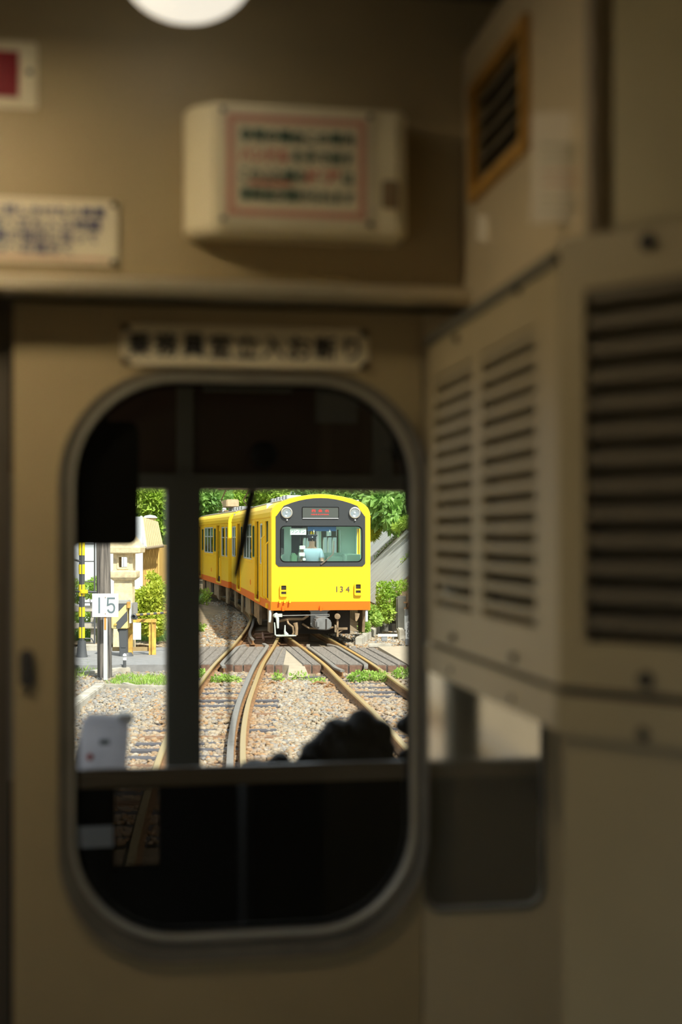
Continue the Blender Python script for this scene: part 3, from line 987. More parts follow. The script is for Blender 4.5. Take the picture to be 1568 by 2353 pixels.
HEAD = [(-.030, -.030), (-.030, -.006), (-.022, 0), (.022, 0), (.030, -.006), (.030, -.030), (.012, -.036), (-.012, -.036)]
WEB = [(-.052, -.125), (-.052, -.115), (-.012, -.103), (-.010, -.036), (.010, -.036), (.012, -.103), (.052, -.115), (.052, -.125)]


def rail(f, y0, y1, label, head=railtop, web=rust, group=None, name='rail'):
    t = thing(name, label, 'rail', (f(y0), y0, -.125), group=group)
    obj('rail_head', sweep(MB(), f, y0, y1, HEAD), head, t)
    obj('rail_web', sweep(MB(), f, y0, y1, WEB), web, t)
    return t


rail(offs(cA, -HG), 5, 66, 'outer running rail of the near track, left of the check rail')
rail(offs(cA, HG), 5, 33.2, 'curving golden running rail in the middle of the picture')
rail(offs(cB, -HG), 8, 33.2, 'running rail of the diverging track, nearer the middle of the picture')
rail(offs(cB, HG), 8, 46, 'running rail of the diverging track at its outer side')


def guard(f, y0, y1, b0, b1, label):
    """a check rail whose ends flare by b0 and b1"""
    def g(y):
        return f(y) + (b0 * max(0, 1 - (y - y0) / .55)) + (b1 * max(0, 1 - (y1 - y) / .55))
    t = thing('check_rail', label, 'rail', (f(y0), y0, -.125))
    obj('rail_head', sweep(MB(), g, y0, y1, [(-.034, -.035), (-.034, -.004), (-.028, 0), (.028, 0), (.034, -.004), (.034, -.035)], .25, .004), guardm, t)
    obj('rail_web', sweep(MB(), g, y0, y1, [(-.045, -.125), (-.045, -.112), (-.012, -.10), (-.010, -.03), (.010, -.03), (.012, -.10), (.045, -.112), (.045, -.125)], .25), rust, t)
    return t


guard(offs(cA, HG - .125), 5, 29.9, 0, -.10, 'long grey check rail beside the curving golden rail')
guard(offs(cA, -HG + .12), 24.6, 29.5, .08, .10, 'short grey check rail inside the outer rail of the near track')
guard(offs(cB, -HG + .12), 23.9, 29.6, .06, .06, 'rusty check rail with bent end between the diverging rails')
guard(offs(cB, HG - .12), 24.5, 29.7, -.07, -.10, 'check rail with an orange cut end by the weeds')

# sleepers
SL = {}


def sleeper(f, y, half, m, label, group, dx=0.0, name='sleeper', w=.105, z=-.125):
    key = (half, m.name, round(w, 3))
    if key not in SL:
        SL[key] = _mesh('sleeper', MB().box(-half, half, -w, w, -.14, 0), (0, 0, 0), m, False, .008)
    o = bpy.data.objects.new(name, SL[key])
    sl = (f(y + .1) - f(y - .1)) / .2
    o.location = (f(y) + dx, y, z)
    o.rotation_euler = (0, 0, math.atan2(-sl, 1) * -1)
    o.rotation_euler = (0, 0, -math.atan(sl))
    COL.objects.link(o)
    return tag(o, label, 'sleeper', group)


sleeperY = []
y = 11.2
k = 0
while y < 24.3:
    m = rustsleeper if k % 4 == 3 else sleeperm
    sleeper(cA, y, .78, m, 'rust stained sleeper under the near track' if m is rustsleeper else 'dark wooden sleeper half buried under the near track',
            'rust stained sleepers of the near track' if m is rustsleeper else 'dark sleepers of the near track', w=.09 + .02 * ((k * 7) % 3) / 2, z=-.118 - .008 * ((k * 5) % 3))
    sleeperY.append(('A', y))
    y += .52 + .06 * math.sin(k * 2.3)
    k += 1
y = 14.6
while y < 24.6:
    sleeper(cB, y, .80, sleeperm, 'dark wooden sleeper under the diverging track', 'dark sleepers of the diverging track', w=.10, z=-.128)
    sleeperY.append(('B', y))
    y += .60 + .05 * math.sin(k * 1.7)
    k += 1
for y in (30.0, 30.7, 31.4, 32.1, 32.8, 33.5, 34.3, 35.1, 35.9):
    sleeper(cA, y, .95, rustsleeper, 'rusty sleeper under the points beside the train', 'sleepers under the points', dx=.1, z=-.13)
    sleeperY.append(('A', y))


# ------------------------------------------------------------------ crossing deck
def deck(label, strips, y0=25.1, y1=29.15, th=.19):
    """strips: (left edge function, right edge function) for every plank"""
    f0 = strips[0][0]
    t = thing('crossing_deck', label, 'deck', (f0(y0), y0, -.19))
    for i, (fl_, fr_) in enumerate(strips):
        ya, yb = y0 + .05 * math.sin(i * 3.1), y1 + .04 * math.sin(i * 2.3)
        g = .004
        dzp = .006 * math.sin(i * 4.7) - .006
        p = [(fl_(ya) + g, ya, -th), (fr_(ya) - g, ya, -th), (fr_(yb) - g, yb, -th), (fl_(yb) + g, yb, -th),
             (fl_(ya) + g, ya, dzp), (fr_(ya) - g, ya, dzp), (fr_(yb) - g, yb, dzp), (fl_(yb) + g, yb, dzp)]
        pk = obj('plank', MB().hexa(p), plankm, t, bevel=.012)
        e = [(fl_(ya) + g + .012, ya - .004, -th + .01), (fr_(ya) - g - .012, ya - .004, -th + .01), (fr_(ya) - g - .012, ya, -th + .01), (fl_(ya) + g + .012, ya, -th + .01),
             (fl_(ya) + g + .012, ya - .004, dzp - .012), (fr_(ya) - g - .012, ya - .004, dzp - .012), (fr_(ya) - g - .012, ya, dzp - .012), (fl_(ya) + g + .012, ya, dzp - .012)]
        obj('end_grain', MB().hexa(e), plankend, pk)
    return t


def lerp(fa, fb, k):
    return lambda y: fa(y) * (1 - k) + fb(y) * k


aL, aR, bL, bR = offs(cA, -HG), offs(cA, HG), offs(cB, -HG), offs(cB, HG)
deck('plank deck outside the near track, beside the windscreen mullion', [(offs(cA, -HG - .60 + .18 * k), offs(cA, -HG - .60 + .18 * (k + 1))) for k in range(3)])
g0, g1 = offs(cA, -HG + .165), offs(cA, HG - .17)
deck('plank deck between the two rails of the near track', [(lerp(g0, g1, k / 3), lerp(g0, g1, (k + 1) / 3)) for k in range(3)])
deck('plank deck beside the curving golden rail, with split boards', [(offs(cA, HG + .05 + .15 * k), (lambda kk: lambda y: min(offs(cA, HG + .05 + .15 * (kk + 1))(y), (aR(y) + bL(y)) / 2))(k)) for k in range(2)])
deck('plank deck left of the diverging track', [(offs(cB, -HG - .36), offs(cB, -HG - .21)), (offs(cB, -HG - .21), offs(cB, -HG - .05))])
h0, h1 = offs(cB, -HG + .165), offs(cB, HG - .165)
deck('plank deck between the two diverging rails', [(lerp(h0, h1, k / 2), lerp(h0, h1, (k + 1) / 2)) for k in range(2)])
deck('plank deck at the outer side of the diverging track', [(offs(cB, HG + .05 + .17 * k), offs(cB, HG + .05 + .17 * (k + 1))) for k in range(3)], 25.0, 28.9)
# sand wedge between the decks and sandy approach to the right
ws, wf = [], []
ys = np.linspace(24.3, 29.1, 12)
for y in ys:
    xa, xb = (aR(y) + .06, bL(y) - .06) if y > 25.2 else (aR(y) + .44, bL(y) - .33)
    if xb < xa + .04:
        xa = xb = (xa + xb) / 2
        xa -= .02
        xb += .02
    zt = -.022 if y > 25 else -.022 - (25 - y) * .18
    ws += [(xa - .04, y, -.165), (xa, y, zt - .01), ((xa + xb) / 2, y, zt), (xb, y, zt - .01), (xb + .04, y, -.165)]
for i in range(len(ys) - 1):
    for j in range(4):
        wf.append((i * 5 + j, i * 5 + j + 1, i * 5 + j + 6, i * 5 + j + 5))
obj('sand_wedge', MB().add(ws, wf), sandm, None, label='pale sand filling the wedge between the plank decks', cat='sand', kind='stuff')
obj('crossing_path', MB().hexa([(1.15, 25.0, -.165), (9, 25.6, -.165), (9, 30.5, -.165), (.72, 29.3, -.165), (1.15, 25.0, -.02), (9, 25.6, .0), (9, 30.5, .0), (.72, 29.3, -.02)]), sandm, None,
    label='pale concrete path running off the crossing to the right', cat='path', kind='structure')


# ------------------------------------------------------------------ ballast
def stones(name, n, region, label, size=(.018, .038), tint=None):
    phi = (1 + 5 ** .5) / 2
    ico = np.array([(-1, phi, 0), (1, phi, 0), (-1, -phi, 0), (1, -phi, 0), (0, -1, phi), (0, 1, phi), (0, -1, -phi), (0, 1, -phi), (phi, 0, -1), (phi, 0, 1), (-phi, 0, -1), (-phi, 0, 1)], float)
    ico /= np.linalg.norm(ico[0])
    fc = np.array([(0, 11, 5), (0, 5, 1), (0, 1, 7), (0, 7, 10), (0, 10, 11), (1, 5, 9), (5, 11, 4), (11, 10, 2), (10, 7, 6), (7, 1, 8), (3, 9, 4), (3, 4, 2), (3, 2, 6), (3, 6, 8), (3, 8, 9), (4, 9, 5), (2, 4, 11), (6, 2, 10), (8, 6, 7), (9, 8, 1)])
    pos, rad, col = region(n)
    n = len(pos)
    sc = rad[:, None] * (0.65 + 0.75 * rng.random((n, 3))) * np.array([1.15, 1.15, .8])
    jit = ico[None] * (1 + .30 * (rng.random((n, 12, 1)) - .5)) * sc[:, None, :]
    a = rng.random(n) * 6.28
    ca, sa = np.cos(a)[:, None], np.sin(a)[:, None]
    x = jit[..., 0] * ca - jit[..., 1] * sa
    yv = jit[..., 0] * sa + jit[..., 1] * ca
    tl = (rng.random((n, 1)) - .5) * 1.2
    z = jit[..., 2] * np.cos(tl) + x * np.sin(tl) * .6
    v = np.stack([x, yv, z], -1) + pos[:, None, :]
    b = pos.mean(0)
    v = (v - b).reshape(-1, 3)
    F_ = (fc[None] + (np.arange(n) * 12)[:, None, None]).reshape(-1, 3)
    me = bpy.data.meshes.new(name)
    me.vertices.add(len(v))
    me.vertices.foreach_set('co', v.astype(np.float32).ravel())
    me.loops.add(F_.size)
    me.loops.foreach_set('vertex_index', F_.astype(np.int32).ravel())
    me.polygons.add(len(F_))
    me.polygons.foreach_set('loop_start', np.arange(0, F_.size, 3, dtype=np.int32))
    me.update(calc_edges=True)
    at = me.color_attributes.new('tint', 'FLOAT_COLOR', 'POINT')
    cc = np.ones((n, 12, 4), np.float32)
    cc[..., :3] = col[:, None, :]
    at.data.foreach_set('color', cc.ravel())
    me.materials.append(stonem)
    o = bpy.data.objects.new(name, me)
    o.location = b
    COL.objects.link(o)
    return tag(o, label, 'gravel', None, 'stuff')


STONE_ALBEDO = .56
PAL = np.array([(.56, .43, .27), (.48, .38, .26), (.62, .52, .38), (.42, .40, .37), (.33, .34, .35), (.66, .60, .50), (.50, .26, .10), (.58, .32, .12)])
gA = np.array([[y, cA(y), cB(min(max(y, 6), 44))] for y in np.linspace(8, 60, 521)])


def cAv(y):
    return np.interp(y, gA[:, 0], gA[:, 1])


def cBv(y):
    return np.interp(y, gA[:, 0], gA[:, 2])


def near_region(n):
    y = 11.0 + 14.0 * rng.random(n) ** 0.85
    hw = .36 * y * .55
    x = -.115 * y - .0 + (rng.random(n) * 2 - 1) * hw * 1.0
    keep = (x > -.185 * y - .3) & (x < .075 * y + .2) & ~((y > 24.9) & (x > cAv(y) - 1.05))
    rr = .016 + .021 * rng.random(n) ** 1.3
    z = -.152 + .012 * np.sin(x * 2.1 + y) + .012 * np.sin(y * 1.7 - x) + .022 * rng.random(n)
    dA = np.abs(np.abs(x - cAv(y)) - HG)
    dB = np.abs(np.abs(x - cBv(y)) - HG)
    keep &= (dA > .045) & (dB > .045)
    keep &= ~((y > 23.9) & (y < 25) & (x > aR(24.4) + .35) & (x < bL(24.4) - .2))
    guard_x = np.abs(x - (cAv(y) + HG - .125))
    keep &= guard_x > .05
    left = x < cAv(y) - .95
    for trk, sy in sleeperY:
        cx_ = cAv(y) if trk == 'A' else cBv(y)
        sl = (cAv(sy + .1) - cAv(sy - .1)) / .2 if trk == 'A' else (cBv(sy + .1) - cBv(sy - .1)) / .2
        dy = np.abs(y - (sy - sl * (x - cx_)))
        on = (dy < .085) & (np.abs(x - cx_) < .76)
        edge = np.abs(np.abs(x - cx_) - HG)
        pr = np.where(trk == 'A', .80, .80) if True else 0
        cover = rng.random(n) < (.90 if trk == 'A' else .62)
        mid = (x - cx_ > .40) if trk == 'A' else (x - cx_ < -.45)
        keep &= ~(on & cover & ~(mid & (rng.random(n) < .55)))
    x, y, z, rr, left = x[keep], y[keep], z[keep], rr[keep], left[keep]
    m = len(x)
    # colours: rust stained close to the rails, greyer on the far side
    d_r = np.minimum(np.abs(np.abs(x - cAv(y)) - HG), np.abs(np.abs(x - cBv(y)) - HG))
    stn = np.exp(-(d_r / .28) ** 2)
    w = np.tile(np.array([3, 2.6, 3, 2.0, 1.2, 1.8, .8, .8]), (m, 1))
    w[:, 6:] += (stn * 2)[:, None]
    w[:, 3:5] += np.where(left, 3.2, 0)[:, None]
    w[:, 0] -= np.where(left, 1.5, 0)
    w /= w.sum(1, keepdims=True)
    idx = (w.cumsum(1) < rng.random((m, 1))).sum(1).clip(0, 7)
    col = PAL[idx] * (.74 + .52 * rng.random((m, 1)))
    col = (col * .72 + np.array([.50, .42, .31]) * .28)
    col = col * (1 - .5 * stn[:, None]) + np.array([.52, .30, .14]) * (.5 * stn[:, None])
    col = col * STONE_ALBEDO
    return np.stack([x, y, z], 1), rr, col


stones('ballast', 64000, near_region, 'loose stone ballast around the sleepers in front of the crossing')


def far_region(n):
    y = 29.6 + 22 * rng.random(n)
    x = cAv(y) - .55 - 3.2 * rng.random(n)
    x = np.where(y < 37, np.maximum(x, -4.1 + .3 * rng.random(n)), x)
    rr = .022 + .025 * rng.random(n)
    slope = np.clip((cAv(y) - 1.1 - x) * .10, 0, .3)
    z = -.15 + slope + .02 * rng.random(n)
    w = np.array([3, 3, 3, 1, .6, 2, 1.4, 1.4])
    idx = rng.choice(8, n, p=w / w.sum())
    return np.stack([x, y, z], 1), rr, PAL[idx] * (.8 + .4 * rng.random((n, 1))) * STONE_ALBEDO


stones('ballast', 17000, far_region, 'brown ballast bank beside the yellow train')


def right_region(n):
    y = 29.4 + 6 * rng.random(n)
    x = .35 + 2.0 * rng.random(n) - (y - 29.4) * .12
    rr = .02 + .022 * rng.random(n)
    z = -.15 + .03 * rng.random(n)
    dB = np.abs(x - (cBv(y) + HG))
    k = dB > .08
    w = np.array([3, 3, 3, 2, 1, 2, 1, .6])
    idx = rng.choice(8, n, p=w / w.sum())
    return np.stack([x, y, z], 1)[k], rr[k], (PAL[idx] * (.75 + .4 * rng.random((n, 1))) * STONE_ALBEDO)[k]


stones('ballast', 4500, right_region, 'sparse ballast right of the train by the concrete kerb')
structure('ground_bank', MB().add([(-60, 29.5, .25), (cA(29.5) - 2.2, 29.5, .0), (cA(29.5) - .9, 29.5, -.162), (-60, 70, .25), (cA(64) - 4.2, 70, .2), (cA(64) - 1.5, 70, -.162),
                                   (cA(44) - 2.2, 46, .08), (cA(44) - .9, 46, -.162), (-60, 46, .25), (cA(38) - 2.2, 38, .05), (cA(38) - .9, 38, -.162), (-60, 38, .25)],
                                  [(0, 1, 9, 11), (1, 2, 10, 9), (11, 9, 6, 8), (9, 10, 7, 6), (8, 6, 4, 3), (6, 7, 5, 4)]), groundm, ID, 'low soil bank beside the yellow train')

# ------------------------------------------------------------------ plants
def leaves_mb(n, blobs, size, droop=0.0, aspect=.5, shell=.55):
    """n folded leaves spread through ellipsoids ((x,y,z),(rx,ry,rz))"""
    vol = np.array([b[1][0] * b[1][1] * b[1][2] for b in blobs]) ** .7
    idx = rng.choice(len(blobs), n, p=vol / vol.sum())
    c = np.array([b[0] for b in blobs], float)[idx]
    r = np.array([b[1] for b in blobs], float)[idx]
    d = rng.normal(size=(n, 3))
    d /= np.linalg.norm(d, axis=1, keepdims=True)
    p = c + d * r * (shell + (1 - shell) * rng.random((n, 1)) ** .6)
    ax = d * .6 + rng.normal(size=(n, 3)) * .6 + np.array([0, 0, -droop])
    ax /= np.linalg.norm(ax, axis=1, keepdims=True)
    sd = np.cross(ax, rng.normal(size=(n, 3)))
    sd /= np.linalg.norm(sd, axis=1, keepdims=True) + 1e-9
    nm = np.cross(ax, sd)
    L = size * (.6 + .8 * rng.random((n, 1)))
    v = np.stack([p, p + ax * L * .5 + sd * L * aspect * .5 + nm * L * .08, p + ax * L, p + ax * L * .5 - sd * L * aspect * .5 + nm * L * .08], 1).reshape(-1, 3)
    f = np.arange(n * 4).reshape(-1, 4)
    return v, f


def leaf_obj(name, v, f, m, parent=None, base=(0, 0, 0), **kw):
    me = bpy.data.meshes.new(name)
    b = np.array(BASE[parent][0] if parent is not None else base)
    me.from_pydata((v - b).tolist(), [], f.tolist())
    me.materials.append(m)
    o = bpy.data.objects.new(name, me)
    if parent is not None:
        o.parent = parent
    else:
        o.location = base
    COL.objects.link(o)
    return tag(o, **kw)


def plant(name, label, cat, blobs, n, size, m, stems=None, base=None, droop=0.0, aspect=.5, trunk_r=.03, group=None, leafname='foliage'):
    if base is None:
        base = (blobs[0][0][0], blobs[0][0][1], -.16)
    t = thing(name, label, cat, base, group=group)
    v, f = leaves_mb(n, blobs, size, droop, aspect)
    leaf_obj(leafname, v, f, m, t)
    mb = MB()
    for b in (stems or [bb[0] for bb in blobs]):
        q = Vector(b)
        o_ = Vector(base)
        mb.tube([o_, o_.lerp(q, .5) + Vector((.03, .02, .05)), q], [trunk_r, trunk_r * .8, trunk_r * .4], 6)
    obj('stem' if trunk_r < .05 else 'trunk', mb, bark, t)
    return t


def bl(px, py, Y, rpx, rpy=None, ry=None):
    """ellipsoid given by its place in the picture and its depth"""
    k = Y / FPX
    p = P(px, py, Y)
    return (tuple(p), (rpx * k, ry or rpx * k, (rpy or rpx) * k))


# trees far behind
plant('tree', 'bright green tree behind the tan shed', 'tree', [bl(352, 1150, 44, 30, 32), bl(372, 1215, 44, 20, 40), bl(335, 1135, 44, 30, 28)], 5200, .26, L_bright, base=(-5.6, 44, -.1), trunk_r=.12)
plant('tree', 'dark tree half hidden behind the black visor', 'tree', [bl(300, 1150, 47, 40, 30), bl(325, 1165, 46, 14, 20), bl(378, 1270, 46, 16, 60)], 3800, .26, L_dark, base=(-6.6, 47, -.1), trunk_r=.12)
plant('tree', 'leafy tree behind the mullion and the pantograph', 'tree', [bl(470, 1150, 66, 60, 40, 2.5), bl(430, 1180, 66, 60, 80, 2.5)], 7000, .30, L_mid, base=(-7.4, 68, -.1), trunk_r=.18)
plant('tree', 'pale green tree above the roof of the second car', 'tree', [bl(555, 1150, 72, 55, 40, 2.5), bl(610, 1130, 72, 50, 40, 2.5)], 7000, .30, L_bright, base=(-4.5, 73, -.1), trunk_r=.18)
plant('tree', 'dark tree standing behind the yellow train', 'tree', [bl(520, 1180, 80, 110, 70, 3), bl(680, 1150, 80, 110, 60, 3), bl(400, 1200, 80, 80, 90, 3)], 11000, .38, L_dark, base=(-5.5, 82, -.1), trunk_r=.22)
plant('tree', 'broad tree behind the concrete slope', 'tree', [bl(800, 1150, 70, 120, 60, 3), bl(930, 1140, 66, 120, 70, 3), bl(1100, 1130, 64, 120, 80, 3)], 11000, .36, L_mid, base=(3.2, 70, -.1), trunk_r=.22)
plant('tree', 'dark tree far to the left behind the white wall', 'tree', [bl(120, 1150, 60, 150, 90, 3), bl(230, 1200, 60, 100, 80, 3)], 6000, .36, L_dark, base=(-11, 60, -.1), trunk_r=.2)
plant('tree', 'tall dark tree beyond the white wall', 'tree', [((-13, 56, 3.2), (3.4, 3, 3.6)), ((-10.5, 62, 3.6), (3, 3, 4))], 9000, .42, L_dark, base=(-12, 58, -.1), trunk_r=.2)
plant('tree', 'broad mid green tree beyond the shed', 'tree', [((-16, 76, 3.6), (5, 3, 4.4)), ((-11, 84, 4), (4.5, 3, 4.8))], 11000, .5, L_mid, base=(-14, 80, -.1), trunk_r=.25)
plant('tree', 'tall tree far to the left of the tracks', 'tree', [((-24, 60, 4), (6, 4, 4.6)), ((-22, 46, 3), (4, 4, 3.6))], 9000, .5, L_dark, base=(-23, 54, -.1), trunk_r=.25)
# big leaves hanging over the slope
plant('overhanging_shrub', 'large leaved shrub hanging over the top of the concrete slope', 'shrub', [bl(897, 1162, 44, 26, 32, .5), bl(875, 1150, 44.5, 24, 20, .5), bl(905, 1190, 43.5, 14, 16, .4), bl(870, 1180, 44.5, 14, 16, .4), bl(935, 1155, 44, 22, 34, .5)],
      1500, .34, L_mid, base=(1.35, 44.6, 2.35), droop=1.3, aspect=.55, trunk_r=.03)
plant('grass_tuft', 'yellow green grass tuft at the left end of the slope top', 'grass', [bl(862, 1215, 45, 10, 16, .4), bl(872, 1205, 45, 10, 10, .4), bl(858, 1228, 45, 6, 12, .4)], 1500, .14, L_yel, base=(1.0, 45, 2.2), aspect=.22, trunk_r=.01)
plant('grass_tuft', 'pale grass tuft at the right end of the slope top', 'grass', [bl(935, 1200, 42, 14, 9, .4), bl(915, 1212, 42.5, 10, 5, .3), bl(958, 1195, 41, 16, 10, .4)], 1500, .13, L_bright, base=(1.9, 42, 2.3), aspect=.22, trunk_r=.01)
# bush before the slope
plant('leafy_bush', 'loose leafy bush between the slope and the concrete block', 'bush', [bl(890, 1385, 34.5, 20, 34, .4), bl(880, 1358, 34.5, 15, 20, .3), bl(905, 1355, 34.5, 16, 18, .3), bl(893, 1410, 34.2, 15, 20, .3), bl(875, 1395, 34.8, 10, 24, .3), bl(925, 1345, 34.5, 12, 10, .3)],
      1900, .08, L_bright, base=tuple(P(893, 1432, 34.5)), aspect=.55, trunk_r=.012)
plant('low_weed', 'green weeds low behind the corner of the train', 'weeds', [bl(852, 1408, 33.6, 16, 14, .3), bl(866, 1424, 33.2, 10, 10, .3), bl(838, 1440, 32.8, 10, 12, .3)], 1300, .09, L_weed, base=tuple(P(852, 1440, 33.4)), aspect=.6, trunk_r=.008)
# left bushes
plant('garden_bush', 'yellow green clipped bush beside the stone lantern', 'bush', [bl(345, 1380, 30.2, 32, 34, .5), bl(360, 1360, 30.2, 22, 22, .4), bl(325, 1400, 30.0, 16, 26, .3), bl(350, 1430, 30.0, 30, 32, .4)], 5200, .085, L_yel, base=(-3.8, 30.2, -.1), aspect=.55, trunk_r=.02)
plant('garden_bush', 'small sprig of bright leaves by the tan shed', 'bush', [bl(349, 1325, 30.4, 9, 8, .15), bl(358, 1336, 30.4, 10, 8, .15), bl(365, 1345, 30.4, 8, 10, .15)], 380, .085, L_yel, base=tuple(P(372, 1400, 30.5)), aspect=.55, trunk_r=.014)
plant('hedge_shrub', 'pale shrub behind the black and yellow pole', 'shrub', [bl(205, 1355, 31, 16, 20, .3), bl(222, 1345, 31, 12, 18, .3), bl(170, 1360, 31, 20, 26, .3), bl(205, 1420, 31, 20, 18, .3), bl(205, 1450, 31, 20, 16, .3), bl(172, 1440, 31, 18, 36, .3)], 3600, .07, L_weed, base=(-5.2, 31, -.1), aspect=.5, trunk_r=.012)


def blades(name, label, region, n, h, m, base):
    """grass blades as one uncountable object"""
    x, y, z = region(n)
    a = rng.random(n) * 6.28
    hh = h * (.5 + rng.random(n))
    w = .008
    dx, dy = np.cos(a) * w, np.sin(a) * w
    lx, ly = rng.normal(size=n) * hh * .35, rng.normal(size=n) * hh * .35
    v = np.stack([np.stack([x - dx, y - dy, z], 1), np.stack([x + dx, y + dy, z], 1), np.stack([x + lx * .5 + dx * .7, y + ly * .5 + dy * .7, z + hh * .65], 1), np.stack([x + lx, y + ly, z + hh], 1)], 1).reshape(-1, 3)
    return leaf_obj(name, v, np.arange(n * 4).reshape(-1, 4), m, None, base, label=label, cat='grass', kind='stuff')


def reg_poly(x0, x1, y0, y1, z=-.16):
    return lambda n: (x0 + (x1 - x0) * rng.random(n), y0 + (y1 - y0) * rng.random(n), np.full(n, z))


blades('grass', 'bright short grass between the wooden pole and the road', reg_poly(-3.6, -2.7, 22.9, 24.3, -.16), 1300, .075, L_weed, (-3.2, 24, -.16))
blades('grass', 'grass patch left of the wooden pole', reg_poly(-4.9, -4.1, 23.0, 26.4, -.16), 1100, .10, L_weed, (-4.4, 24, -.16))
blades('grass', 'grass strip at the far side of the asphalt road', reg_poly(-6.5, -3.2, 30.3, 31.6, .0), 2500, .18, L_mid, (-4.8, 31, .0))
blades('grass', 'weedy grass on the bank left of the train', lambda n: (cAv(40) - 3.2 + 1.0 * rng.random(n), 37 + 7 * rng.random(n), np.full(n, .12)), 2600, .3, L_mid, (-5, 40, .1))


def weed(px, py, wpx, hpx, n, label, m=L_weed, size=.055, z=-.13):
    g = G(px, py, z)
    k = g.y / FPX
    return plant('weed', label, 'weed', [((g.x + (i - 1) * wpx * k * .33, g.y + .12 * math.sin(i * 2.0), z + hpx * k * .35), (wpx * k * .24, .12, hpx * k * .5)) for i in range(3)], n, size, m, base=(g.x, g.y, z - .02), aspect=.5, trunk_r=.004)


weed(518, 1568, 60, 16, 520, 'weed patch between the near rails in front of the deck')
weed(640, 1566, 20, 22, 130, 'small weed beside the curving golden rail')
weed(690, 1563, 44, 20, 110, 'sparse weed on the pale concrete slab')
weed(850, 1566, 84, 26, 760, 'largest weed patch, between the diverging rails')
weed(925, 1560, 40, 26, 340, 'weed patch outside the diverging track by the window edge')
weed(733, 1570, 26, 14, 90, 'weed by the rusty fastening left of the diverging rail')
weed(464, 1556, 14, 20, 120, 'weed at the outer side of the near track')
weed(470, 1385, 26, 36, 260, 'green weed on the bank by the second car', L_bright, .10, .05)
weed(462, 1448, 16, 18, 120, 'small bright weed near the mullion on the bank', L_weed, .07, -.05)
obj('concrete_slab', MB().box(*[f for f in (G(652, 1580).x, G(716, 1580).x, G(652, 1580).y, G(652, 1566).y)], -.2, -.118), concrete, None, None, ID, .01, label='flat pale concrete slab among weeds between the tracks', cat='slab')
for i, (px, py, w) in enumerate(((628, 1574, .14), (735, 1574, .20), (760, 1578, .10))):
    g = G(px, py)
    t = thing('rail_fastening', ['rusty fastening beside the curving golden rail', 'rusty fastening left of the diverging rail', 'small rusty fastening at the foot of the diverging rail'][i], 'fastening', (g.x, g.y, -.15))
    obj('plate', MB().box(g.x - w, g.x + w, g.y - .10, g.y + .10, -.15, -.115), rust, t, bevel=.005)
    obj('clip', MB().tube([(g.x - w * .6, g.y - .08, -.11), (g.x - w * .2, g.y, -.07), (g.x + w * .5, g.y + .06, -.105)], .016), rust, t)

# ------------------------------------------------------------------ the yellow train
def TX(px):
    return (px - 738.5) / 110.9


def TZ(py):
    return CH - (py - HY) / 110.9


HALF = [(1.05, .595), (1.05, 2.55), (1.04, 2.64), (1.00, 2.73), (.93, 2.80), (.82, 2.865), (.65, 2.925), (.45, 2.97), (.22, 3.005), (0, 3.02)]
OUT = [(-a, b) for a, b in HALF] + [(a, b) for a, b in reversed(HALF[:-1])]


def loft(mb, loops):
    """loops of equal length joined by quads"""
    n = len(loops[0])
    v = [p for L in loops for p in L]
    f = [(i * n + j, i * n + (j + 1) % n, (i + 1) * n + (j + 1) % n, (i + 1) * n + j) for i in range(len(loops) - 1) for j in range(n)]
    return mb.add(v, f)


def shell(pts, y0, y1, t=.03):
    """an open curved skin swept along y, with thickness"""
    n = len(pts)
    ins = [(a * .97, b - t) for a, b in pts]
    loop = list(pts) + ins[::-1]
    return MB().prism(loop, y0, y1, 'y')


def wall_prism_quads(pts, y0, y1, t=.03):
    mb = MB()
    for (a, b), (c, d_) in zip(pts[:-1], pts[1:]):
        mb.hexa([(a * .97, y0, b - t), (a, y0, b), (c, y0, d_), (c * .97, y0, d_ - t), (a * .97, y1, b - t), (a, y1, b), (c, y1, d_), (c * .97, y1, d_ - t)])
    return mb


WINS1 = [('single', 1.93, 2.62, 1.52, 2.42), ('fixed', 4.22, 4.92, 1.64, 2.39), ('triple', 5.17, 8.03, 1.57, 2.44), ('fixed', 8.30, 9.0, 1.64, 2.39), ('double', 11.1, 12.8, 1.55, 2.42)]
DOORS1 = [(2.78, 3.92), (9.2, 10.45)]
WINS2 = [('single', .22, .82, 1.52, 2.42), ('single', 1.12, 2.07, 1.52, 2.42), ('fixed', 3.92, 4.63, 1.64, 2.39), ('triple', 4.9, 8.27, 1.57, 2.44), ('fixed', 8.6, 9.39, 1.64, 2.39), ('double', 11.2, 12.8, 1.55, 2.42)]
DOORS2 = [(2.30, 3.60), (9.7, 10.9)]


